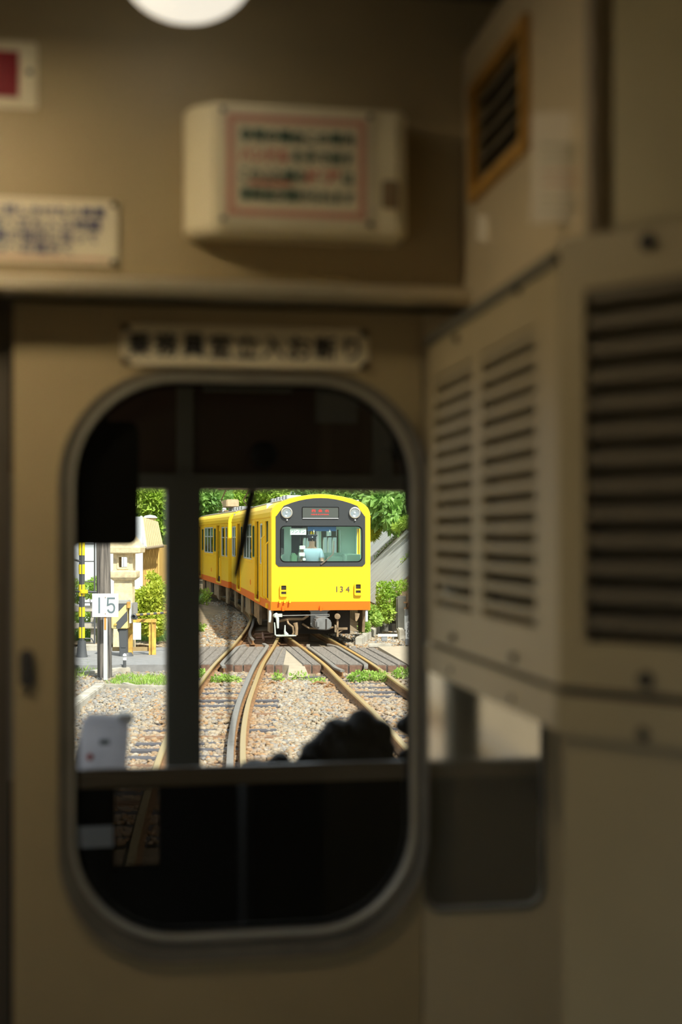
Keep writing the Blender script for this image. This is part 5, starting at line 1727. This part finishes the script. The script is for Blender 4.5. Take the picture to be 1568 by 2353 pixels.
# speed sign 15
Ys = 23.5
sg = thing('speed_sign', 'white square sign reading 15 on a thin post', 'sign', (P(242, 0, Ys).x, Ys, -.2))
obj('board', bxp(212, 272, 1364, 1417.5, Ys, .012), white, sg)
obj('post', bxp(238, 246.5, 1366, 1563, Ys + .02, .05), galv, sg)
obj('rust_streak', bxp(239.5, 244, 1418, 1447, Ys + .015, .006), mat('rust paint', (.62, .26, .05), .8), sg)
k = Ys / FPX
# the numerals, with the weight and shape of stencil letters
p1 = P(228, 1390.5, Ys)
obj('numeral', MB().box(P(226.2, 0, Ys).x, P(230.2, 0, Ys).x, Ys - .004, Ys, P(0, 1409, Ys).z, P(0, 1372.5, Ys).z), greynum, sg)
pts = [(264.5, 1374.6), (248.4, 1374.6), (247.6, 1390.5), (250, 1389.8), (253, 1387.9), (257, 1387.4), (260.5, 1389), (262.6, 1393), (263, 1397), (262.3, 1402), (259.8, 1405.8), (256.5, 1407.2), (252.5, 1406.6), (249.4, 1404), (248.0, 1400.3)]
nm = MB()
hw = 2.0
P5 = [Vector((a, b)) for a, b in pts]


def stroke(mb, pp, w, Y):
    L, Rr = [], []
    for i, q in enumerate(pp):
        d_ = ((pp[min(i + 1, len(pp) - 1)] - q).normalized() + (q - pp[max(i - 1, 0)]).normalized())
        d_.normalize()
        nn = Vector((-d_.y, d_.x))
        c_ = max(.55, abs(d_.dot((pp[min(i + 1, len(pp) - 1)] - pp[max(i, 0)]).normalized() if i < len(pp) - 1 else d_)))
        L.append(q + nn * w / c_)
        Rr.append(q - nn * w / c_)
    for i in range(len(pp) - 1):
        q4 = [P(*L[i], Y), P(*L[i + 1], Y), P(*Rr[i + 1], Y), P(*Rr[i], Y)]
        mb.add([q - Vector((0, .004, 0)) for q in q4] + q4, [(0, 1, 2, 3), (7, 6, 5, 4), (0, 4, 5, 1), (1, 5, 6, 2), (2, 6, 7, 3), (3, 7, 4, 0)])
    return mb


obj('numeral', stroke(nm, P5, hw, Ys), greynum, sg)
for py in (1372.5, 1410):
    q = P(242.5, py, Ys)
    obj('bolt', MB().lathe([(.010, .0), (.010, -.006), (.004, -.008)], tuple(q), 10, 'y'), mat('bolt rust', (.40, .34, .24), .7), sg)

# wooden pole
Yp = 23.95
wpv = MB()
b0_, b1_ = P(241, 1565, Yp), P(233, 900, Yp)
b0_.z = -.2
top = b0_ + (b1_ - b0_) * 1.9
obj('wooden_pole', wpv.tube([b0_, b0_.lerp(top, .25), b0_.lerp(top, .5), top], [.118, .112, .106, .09], 20), oldwood, None, None, label='dark weathered wooden pole behind the speed sign', cat='pole')

# crossing signal with ladder
Yc = 26.9
cs = thing('crossing_signal', 'black and yellow banded crossing signal pole with ladder', 'signal', (P(188, 0, Yc).x, Yc, -.16))
xc = P(188, 0, Yc).x
zz = [P(0, v, Yc).z for v in (1255, 1276, 1297, 1319, 1343, 1370, 1395, 1417, 1441, 1466, 1490, 1506, 1521)]
obj('pole', MB().tube([(xc, Yc, -.1), (xc, Yc, 4.6)], .048, 18), blk2, cs)
for z1_, z0_ in ((zz[0] + .25, zz[1]), (zz[2], zz[3]), (zz[4], zz[5]), (zz[6], zz[7]), (zz[8], zz[9]), (zz[0] + .62, zz[0] + .42), (zz[0] + 1.05, zz[0] + .82)):
    obj('yellow_band', MB().lathe([(.050, z0_), (.057, z0_), (.057, z1_), (.050, z1_)], (xc, Yc, 0), 18), yel2, cs)
obj('conduit', MB().tube([(xc + .012, Yc - .058, zz[9] - .4), (xc + .012, Yc - .058, 4.0)], .008, 6), blk2, cs)
obj('base', MB().lathe([(.16, -.13), (.16, -.10), (.12, -.08), (.095, .02), (.082, .12), (.072, .26), (.05, .26)], (xc, Yc, 0), 20), blk2, cs)
obj('bracket', MB().tube([(xc - .30, Yc - .02, zz[4] - .12), (xc + .42, Yc - .05, zz[4] - .14)], .022, 6).tube([(xc - .25, Yc, zz[2] + .12), (xc, Yc - .03, zz[2] + .05)], .02, 6), blk2, cs)
obj('yellow_clamp', MB().box(xc, xc + .12, Yc - .09, Yc - .03, zz[5] + .05, zz[5] + .12), yel2, cs, bevel=.01)
lx = P(216.5, 0, Yc).x
obj('ladder_rail', MB().tube([(lx, Yc + .05, P(0, 1478, Yc).z), (lx, Yc + .05, 4.4)], .016, 6), blk2, cs)
for v in (1250, 1290, 1337, 1385, 1431, 1478):
    obj('ladder_rung', MB().tube([(xc + .03, Yc + .05, P(0, v, Yc).z), (lx, Yc + .05, P(0, v, Yc).z)], .011, 6), blk2, cs)
obj('ladder_stay', MB().tube([(xc + .05, Yc, P(0, 1467, Yc).z), (lx - .05, Yc + .05, P(0, 1468, Yc).z), (lx, Yc + .05, P(0, 1480, Yc).z)], .014, 6), blk2, cs)
head = obj('signal_head', MB().box(xc - .45, xc + .45, Yc - .06, Yc + .06, 3.0, 3.3), blk2, cs, bevel=.04)
obj('foundation', MB().box(xc - .30, xc + .20, Yc - .35, Yc + .30, -.3, -.125), concrete, cs, bevel=.02)

# stone lantern
Yl = 29.3
lt = thing('stone_lantern', 'weathered granite stone lantern behind the wooden pole', 'lantern', (P(286, 0, Yl).x, Yl, -.1))
xl = P(286, 0, Yl).x


def Lz(py):
    return P(0, py, Yl).z


def Lw(px):
    return (px - 286) / FPX * Yl


def sq(r, z, tw=0.0):
    return [(xl - r, Yl - r, z), (xl + r, Yl - r, z), (xl + r, Yl + r, z), (xl - r, Yl + r, z)]


def sqloft(levels):
    mb = loft(MB(), [sq(r, z) for r, z in levels])
    n = len(mb.v)
    mb.f.append((3, 2, 1, 0))
    mb.f.append((n - 4, n - 3, n - 2, n - 1))
    return mb


obj('shaft', sqloft([(.20, Lz(1500)), (.185, Lz(1430)), (.178, Lz(1334))]), granite, lt, bevel=.006)
obj('platform', sqloft([(.185, Lz(1334)), (.26, Lz(1327)), (.268, Lz(1325)), (.268, Lz(1313)), (.24, Lz(1311))]), granite, lt, bevel=.004)
fb = .19
fz0, fz1 = Lz(1311), Lz(1272)
fire = MB()
wo = (-.082, .082, fz0 + .066, fz1 - .066)
fire.grid_wall(xl - fb, xl + fb, fz0, fz1, Yl - fb, Yl - fb + .07, [(xl + wo[0], xl + wo[1], wo[2], wo[3])], 'y')
fire.grid_wall(xl - fb, xl + fb, fz0, fz1, Yl + fb - .07, Yl + fb, [(xl + wo[0], xl + wo[1], wo[2], wo[3])], 'y')
fire.box(xl - fb, xl - fb + .06, Yl - fb + .07, Yl + fb - .07, fz0, fz1).box(xl + fb - .06, xl + fb, Yl - fb + .07, Yl + fb - .07, fz0, fz1)
obj('fire_box', fire, granite, lt)
obj('fire_window', MB().ring(rrect(xl + wo[0] - .035, xl + wo[1] + .035, wo[2] - .035, wo[3] + .035, .02, 3), rrect(xl + wo[0], xl + wo[1], wo[2], wo[3], .02, 3), Yl - fb - .012, Yl - fb), granite, lt)
obj('cap_stone', sqloft([(.25, Lz(1272)), (.355, Lz(1270)), (.365, Lz(1258)), (.30, Lz(1248)), (.16, Lz(1225)), (.09, Lz(1212))]), granite, lt, bevel=.005)
obj('finial', MB().lathe([(.07, Lz(1212)), (.10, Lz(1205)), (.10, Lz(1195)), (.05, Lz(1184)), (.005, Lz(1178))], (xl, Yl, 0), 16), granite, lt)

# barrier machine
Yb = 27.0
bm_ = thing('barrier_machine', 'yellow and black striped level crossing barrier machine', 'barrier', (P(283, 0, Yb).x, Yb, -.13))
x0_, x1_ = 256, 293
obj('housing', bxp(x0_, x1_, 1388, 1445, Yb, .35), creamyel, bm_, bevel=.015)
obj('lid', bxp(264, 294, 1380, 1388, Yb - .01, .37), mat('lid grey', (.34, .34, .31), .6), bm_, bevel=.01)
for qd in ([(273, 1388), (289, 1388), (273, 1405), (262, 1405)], [(293, 1403), (293, 1426), (276, 1445), (268, 1445), (266, 1432)], [(256, 1405), (264, 1388), (256, 1388)]):
    ps = [P(a, b, Yb - .006) for a, b in qd]
    mbq = MB()
    n_ = len(ps)
    mbq.add(ps + [q + Vector((0, .006, 0)) for q in ps], [tuple(range(n_)), tuple(range(2 * n_ - 1, n_ - 1, -1))] + [(i, (i + 1) % n_, (i + 1) % n_ + n_, i + n_) for i in range(n_)])
    obj('black_stripe', mbq, blk2, bm_)
obj('pedestal', MB().prism([(P(268, 0, Yb).x, P(0, 1446, Yb).z), (P(272, 0, Yb).x, P(0, 1455, Yb).z), (P(274, 0, Yb).x, P(0, 1508, Yb).z), (P(291, 0, Yb).x, P(0, 1508, Yb).z), (P(291, 0, Yb).x, P(0, 1446, Yb).z)], Yb + .04, Yb + .22, 'y'), blk2, bm_, bevel=.008)
obj('pedestal_plate', bxp(278, 289, 1484, 1488, Yb + .03, .02), blk2, bm_)
obj('base', MB().lathe([(.19, -.12), (.19, -.09), (.15, -.06), (.10, .03), (.06, .03)], (P(288, 0, Yb).x, Yb + .13, 0), 20), blk2, bm_)
obj('bracket_plate', bxp(297, 301.5, 1385, 1432, Yb + .05, .20), galv, bm_)
obj('bracket_plate', bxp(305, 316, 1384, 1424, Yb + .15, .05), mat('grey mechanism', (.24, .23, .21), .6), bm_, bevel=.01)
obj('pivot', MB().lathe([(.05, .05), (.05, -.08), (.03, -.09), (.03, -.03), (.012, -.03)], tuple(P(309, 1416, Yb + .12)), 16, 'y'), blk2, bm_)
obj('rust_clamp', bxp(291, 299, 1383, 1398, Yb - .03, .10), rustyel, bm_, bevel=.01)
obj('front_latch', bxp(262, 268, 1433, 1437, Yb - .03, .03), rustyel, bm_)
# barrier pole: banded
pa, pb_ = P(312, 1413, Yb + .1), P(420, 1405, Yb + 1.0)
bar = thing('barrier_pole', 'thin yellow and black banded barrier pole pointing at the train', 'barrier pole', tuple(pa))
nseg = 14
for i in range(nseg):
    q0_, q1_ = pa.lerp(pb_, i / nseg), pa.lerp(pb_, (i + 1) / nseg)
    obj('band', MB().tube([q0_, q1_], .022, 8), rustyel if i % 2 == 0 else blk2, bar)
# yellow angle-iron guard frame
gf = thing('guard_frame', 'rusty yellow angle iron guard frame beside the barrier machine', 'guard frame', (P(345, 0, 27.4).x, 27.4, -.14))
obj('post', bxp(342, 350, 1424, 1515, 27.4, .02).box(P(350, 0, 27.4).x, P(358.5, 0, 27.4).x, 27.4, 27.42, P(0, 1514, 27.4).z, P(0, 1424, 27.4).z).box(P(349.5, 0, 27.4).x, P(350.5, 0, 27.4).x, 27.36, 27.5, P(0, 1514, 27.4).z, P(0, 1424, 27.4).z), rustyel, gf)
obj('post', bxp(293, 304, 1430, 1512, 27.38, .10), rustyel, gf)
obj('top_rail', bxp(300, 359, 1422.5, 1430, 27.37, .08), rustyel, gf)
obj('low_rail', bxp(258, 342, 1487, 1496, 27.45, .05), mat('rusty low rail', (.42, .30, .14), .7, var=.3), gf)
# marker post
Ym = 25.2
mp_ = thing('marker_post', 'small black marker post with a white reflective top', 'post', (P(286.5, 0, Ym).x, Ym, -.16))
xm = P(286.5, 0, Ym).x
obj('post', MB().tube([(xm, Ym, -.2), (xm, Ym, P(0, 1504, Ym).z)], .027, 12), blk2, mp_)
obj('white_cap', MB().lathe([(.031, P(0, 1508, Ym).z), (.031, P(0, 1505, Ym).z), (.02, P(0, 1502.5, Ym).z), (.004, P(0, 1501.5, Ym).z)], (xm, Ym, 0), 12), white, mp_)
obj('white_band', MB().lathe([(.029, P(0, 1517, Ym).z), (.031, P(0, 1517, Ym).z), (.031, P(0, 1510, Ym).z), (.029, P(0, 1510, Ym).z)], (xm, Ym, 0), 12), white, mp_)
# board behind the guard frame
obj('white_board', bxp(303, 324, 1431, 1470, 29.0, .03), whitewall, None, label='white board with a rusty edge behind the guard frame', cat='board')
# concrete rail fence
fe = thing('concrete_fence', 'low weathered concrete rail fence behind the banded pole', 'fence', (P(200, 0, 29.8).x, 29.8, -.1))
for v0_, v1_ in ((1392, 1406), (1432, 1445)):
    obj('fence_rail', bxp(120, 262, v0_, v1_, 29.8, .10), concrete, fe, bevel=.012)
for px in (150, 214, 258):
    obj('fence_post', bxp(px - 6, px + 6, 1385, 1490, 29.9, .12), concrete, fe, bevel=.012)
# kerbs and slabs
obj('concrete_step', bxp(175, 240, 1484, 1516, 28.4, .5), concrete, None, None, ID, .02, label='concrete block behind the foot of the banded pole', cat='block')


def kerb(name, label, a, b, w=.13, z0=-.25, z1=-.06, m=concrete):
    a, b = Vector(a), Vector(b)
    d_ = (b - a).normalized()
    n_ = Vector((-d_.y, d_.x, 0)) * w / 2
    return obj(name, MB().hexa([(a - n_)[:2] + (z0,), (b - n_)[:2] + (z0,), (b + n_)[:2] + (z0,), (a + n_)[:2] + (z0,), (a - n_)[:2] + (z1,), (b - n_)[:2] + (z1,), (b + n_)[:2] + (z1,), (a + n_)[:2] + (z1,)]) if False else
               MB().hexa([(*(a - n_).xy, z0), (*(b - n_).xy, z0), (*(b + n_).xy, z0), (*(a + n_).xy, z0), (*(a - n_).xy, z1), (*(b - n_).xy, z1), (*(b + n_).xy, z1), (*(a + n_).xy, z1)]), m, None, None, ID, .012, label=label, cat='kerb', kind='structure')


kerb('kerb_side', 'mossy concrete kerb running towards the viewer at the left', G(120, 1650, -.04), G(232, 1571, -.04), .16, -.25, -.03)
kerb('kerb_front', 'thin concrete kerb at the foot of the wooden pole', G(228, 1571, -.07), G(420, 1577, -.07), .08, -.25, -.07)
kerb('kerb_corner', 'slanted broken kerb piece by the grass', G(286, 1568, -.08), G(312, 1584, -.14), .10, -.25, -.08)
kerb('kerb_back', 'low kerb between the marker post and the banded pole', G(170, 1546, -.08), G(330, 1530, -.08), .16, -.25, -.07)
# white wall and tan shed
ww_ = thing('garden_wall', 'tall white clad wall behind the lantern', 'wall', (P(250, 0, 33).x, 33, -.1), kind='structure')
for i in range(6):
    xa, xb = 60 + i * 45, 60 + (i + 1) * 45 - .8
    obj('cladding_panel', bxp(xa, min(xb, 328), 1187 if i > 4 else 1150, 1480, 33, .05), whitewall, ww_)
sh_ = thing('shed', 'tan corrugated metal shed with a steep roof behind the lantern', 'shed', (P(350, 0, 34).x, 34, -.1))
wl, wr = P(322, 0, 34).x, P(366, 0, 34).x
wz0_, wz1_ = -.15, P(0, 1254, 34).z
n_r = 11
for i in range(n_r):
    a = wl + (wr - wl) * i / n_r
    b = wl + (wr - wl) * (i + 1) / n_r
    obj('wall_sheet', MB().prism([(a, 34.02), (a + .01, 34.0), (b - .03, 34.0), (b - .02, 34.02), (b, 34.02), (b, 34.06), (a, 34.06)], wz0_, wz1_, 'z'), tanmetal, sh_)
obj('side_wall', MB().box(wl, wr, 34.06, 37.5, wz0_, wz1_), tanmetal, sh_)
rpv = [P(337, 1257, 33.7), P(375, 1251, 33.7), P(364, 1199, 35.0), P(328, 1188, 35.0)]
for i in range(9):
    u0, u1 = i / 9, (i + 1) / 9 - .012
    q = [rpv[0].lerp(rpv[1], u0), rpv[0].lerp(rpv[1], u1), rpv[3].lerp(rpv[2], u1), rpv[3].lerp(rpv[2], u0)]
    nn = Vector((0, .02, .03))
    up_ = Vector((0, -.003, .004)) if i % 2 else Vector((0, 0, 0))
    obj('roof_sheet', MB().hexa([v - nn for v in q] + [v + up_ for v in q]), tanroof, sh_)
obj('barge_board', MB().tube([rpv[0] + Vector((-.03, -.02, 0)), rpv[3] + Vector((-.03, -.02, 0))], .035, 6), white, sh_)
obj('eave_gutter', MB().tube([rpv[0] + Vector((0, -.03, -.03)), rpv[1] + Vector((.02, -.03, -.03))], .035, 8), mat('gutter brown', (.28, .22, .14), .6), sh_)
obj('gable', MB().add([rpv[0], rpv[3], P(328, 1257, 35.2), rpv[0] + Vector((.05, .3, 0)), rpv[3] + Vector((.05, .3, 0)), P(330, 1257, 35.5)], [(0, 1, 2), (5, 4, 3), (0, 3, 4, 1), (1, 4, 5, 2), (2, 5, 3, 0)]), dark, sh_)
obj('ridge_vent', MB().lathe([(.10, P(0, 1196, 35.2).z), (.18, P(0, 1190, 35.2).z), (.12, P(0, 1185, 35.2).z), (.01, P(0, 1183, 35.2).z)], (P(345, 0, 35.2).x, 35.2, 0), 12), galv, sh_)
# roof of a house far up at the left
obj('house_roof', MB().hexa([P(120, 1165, 52), P(330, 1140, 52), P(330, 1130, 58), P(120, 1150, 58), P(120, 1120, 52), P(336, 1131, 52), P(336, 1121, 58), P(120, 1110, 58)]), darkconc, None, label='dark eaves of a house at the top of the left windscreen', cat='roof')

# ------------------------------------------------------------------ right of the tracks
def slope_pt(Y, z):
    return Vector((.93 + .08 * (45 - Y) + (z - 1.45), Y, z))


cs_ = thing('concrete_slope', 'grey concrete slope rising to the right of the train', 'slope', tuple(slope_pt(36, .6)), kind='structure')
joints = [35.2, 37.6, 44.2, 51, 58]
for a, b in zip(joints[:-1], joints[1:]):
    g = .10
    q = [slope_pt(a + g, .55), slope_pt(b - g, .55), slope_pt(b - g, 2.38), slope_pt(a + g, 2.38)]
    bk = Vector((.25, 0, -.25))
    obj('slope_panel', MB().hexa([v + bk for v in q] + q), slopec, cs_)
q = [slope_pt(35.2, .50), slope_pt(58, .50), slope_pt(58, 2.36), slope_pt(35.2, 2.36)]
obj('slope_bed', MB().hexa([v + Vector((.5, 0, -.35)) for v in q] + [v + Vector((.06, 0, -.06)) for v in q]), groundm, cs_)
obj('toe_wall', MB().hexa([slope_pt(35.2, .55) + Vector((0, 0, -.8)), slope_pt(58, .55) + Vector((0, 0, -.8)), slope_pt(58, .55) + Vector((.3, 0, -.8)), slope_pt(35.2, .55) + Vector((.3, 0, -.8)),
                           slope_pt(35.2, .55), slope_pt(58, .55), slope_pt(58, .55) + Vector((.3, 0, 0)), slope_pt(35.2, .55) + Vector((.3, 0, 0))]), darkconc, cs_)
structure('ground_terrace', MB().hexa([slope_pt(35.2, 2.36), slope_pt(35.2, 2.36) + Vector((40, 0, .6)), slope_pt(58, 2.36) + Vector((40, 0, .6)), slope_pt(58, 2.36), slope_pt(35.2, 1.9) + Vector((.6, 0, 0)), slope_pt(35.2, 1.9) + Vector((40, 0, 0)), slope_pt(58, 1.9) + Vector((40, 0, 0)), slope_pt(58, 1.9) + Vector((.6, 0, 0))]), groundm, ID, 'earth terrace above the concrete slope')


def seam_plants(Y, z0, z1, n, label, m):
    t0_ = rng.random(n)
    zz_ = z0 + (z1 - z0) * t0_
    x = .93 + .08 * (45 - Y) + (zz_ - 1.45)
    return plant('seam_weed', label, 'weed', [((float(slope_pt(Y, z0 + (z1 - z0) * u).x), Y, float(z0 + (z1 - z0) * u + .03)), (.07, .06, .06)) for u in np.linspace(0, 1, 8)], n, .05, m, base=tuple(slope_pt(Y, z0)), aspect=.4, trunk_r=.004)


seam_plants(44.2, 1.5, 2.3, 420, 'weeds rooted in the upper joint of the concrete slope', L_mid)
seam_plants(37.6, 1.5, 1.9, 260, 'grass line rooted in the lower joint of the concrete slope', L_bright)
# concrete block and relay device
Yk = 34.0
obj('concrete_block', bxp(911, 945, 1371, 1448, Yk, .5), darkconc, None, None, ID, .03, label='tall stained concrete block behind the kilometre post', cat='block')
rd = thing('track_device', 'rusty signal device on a post beside the concrete block', 'device', (P(938, 0, 33.2).x, 33.2, -.1))
obj('post', bxp(930, 939, 1395, 1447, 33.2, .08), galv, rd)
obj('case', bxp(934, 950, 1363, 1400, 33.15, .15), dusty, rd, bevel=.015)
obj('lamp', MB().lathe([(.06, .0), (.06, -.08), (.03, -.1)], tuple(P(942, 1392, 33.15)), 14, 'y'), rust, rd)
obj('crossbar', bxp(928, 948, 1383, 1386, 33.1, .04).box(P(929, 0, 33.1).x, P(947, 0, 33.1).x, 33.1, 33.14, P(0, 1399, 33.1).z, P(0, 1396, 33.1).z), rust, rd)
# kilometre post
Yo = 30.6
ko = thing('kilometre_post', 'white kilometre post with vertical black numerals 200', 'post', (P(939, 0, Yo).x, Yo, -.15))
xo_ = P(939, 0, Yo).x
obj('post', MB().prism([(P(932.5, 0, Yo).x, P(0, 1468, Yo).z), (P(946, 0, Yo).x, P(0, 1468, Yo).z), (P(946, 0, Yo).x, P(0, 1432, Yo).z), (P(939, 0, Yo).x, P(0, 1427, Yo).z), (P(932.5, 0, Yo).x, P(0, 1432, Yo).z)], Yo, Yo + .10, 'y'), white, ko)
obj('foot', bxp(932, 946.5, 1468, 1482, Yo - .005, .11), mat('grey foot', (.25, .26, .27), .7), ko)
for ch, py in (('2', 1440.5), ('0', 1450), ('0', 1460)):
    obj('numeral', text_mb(ch, height=.072, width=.05, y=Yo - .002, cx=xo_, cz=P(0, py, Yo).z), ink, ko)
obj('mark', MB().box(xo_ - .012, xo_ + .012, Yo - .003, Yo, P(0, 1434.5, Yo).z, P(0, 1432.5, Yo).z), ink, ko)
# kerb box
kb = thing('cable_trough', 'broken concrete cable trough kerb before the train corner', 'trough', (P(880, 0, 31.4).x, 31.2, -.15))
q = [G(824, 1483, -.12), G(866, 1452, -.12), G(890, 1449, -.12)]
for a, b, h in ((q[0], G(866, 1453, -.12), .16), (G(866, 1452, -.12), G(888, 1449, -.12), .17), (G(889, 1449, -.12), G(928, 1450, -.12), .17)):
    d_ = (b - a).normalized()
    n_ = Vector((-d_.y, d_.x, 0)) * .07
    obj('kerb_stone', MB().hexa([(*(a - n_).xy, -.2), (*(b - n_).xy, -.2), (*(b + n_).xy, -.2), (*(a + n_).xy, -.2), (*(a - n_).xy, -.12 + h), (*(b - n_).xy, -.12 + h), (*(b + n_).xy, -.12 + h), (*(a + n_).xy, -.12 + h)]), concrete, kb, bevel=.015)
g_ = G(922, 1470, -.12)
obj('kerb_stone', MB().box(g_.x - .06, g_.x + .08, g_.y - .1, g_.y + .9, -.2, .10), concrete, kb, bevel=.02)
obj('steel_bar', bxp(869, 914, 1457, 1463, 31.0, .06), galv, kb)
obj('bar_foot', bxp(877, 890, 1463, 1474, 31.0, .10), mat('grey foot', (.25, .26, .27), .7), kb, bevel=.01)
obj('low_slab', bxp(846, 900, 1479, 1489, 29.75, .16), concrete, kb, bevel=.02)
kerb('kerb_trough', 'long dark cable trough running back beside the train', P(843, 1440, 38.5) * 1.0, G(890, 1450, -.12), .24, -.25, .06, darkconc)

# point rods and fittings left of the train front
sw = thing('switch_gear', 'rusty switch rod gear on the sleepers left of the train front', 'switch gear', tuple(G(600, 1466, -.12)))
for a, b in (((585, 1459), (622, 1457)), ((588, 1466), (625, 1465)), ((604, 1455), (606, 1470))):
    pA, pB = G(*a, -.06), G(*b, -.06)
    obj('rod', MB().tube([pA, pB], .028, 8), mat('switch rust', (.30, .15, .09), .8, var=.3), sw)
for px, py in ((592, 1463), (607, 1460), (618, 1466)):
    g = G(px, py, -.10)
    obj('chair', MB().box(g.x - .10, g.x + .10, g.y - .08, g.y + .08, -.13, -.06), rust, sw, bevel=.012)
wr_ = hermite([(29.9, aL(29.9) + .50), (31.5, aL(31.5) + .27), (33, aL(33) + .15), (36, aL(36) + .10), (40, aL(40) + .08)])
gd = thing('wing_rail', 'dark bent check rail beside the train wheels', 'rail', (wr_(30.5), 30.5, -.125))
obj('rail_head', sweep(MB(), wr_, 31.2, 39, HEAD, .25), mat('dark steel', (.16, .14, .12), .6, .3), gd)
obj('rail_web', sweep(MB(), wr_, 31.2, 39, WEB, .25), rust, gd)
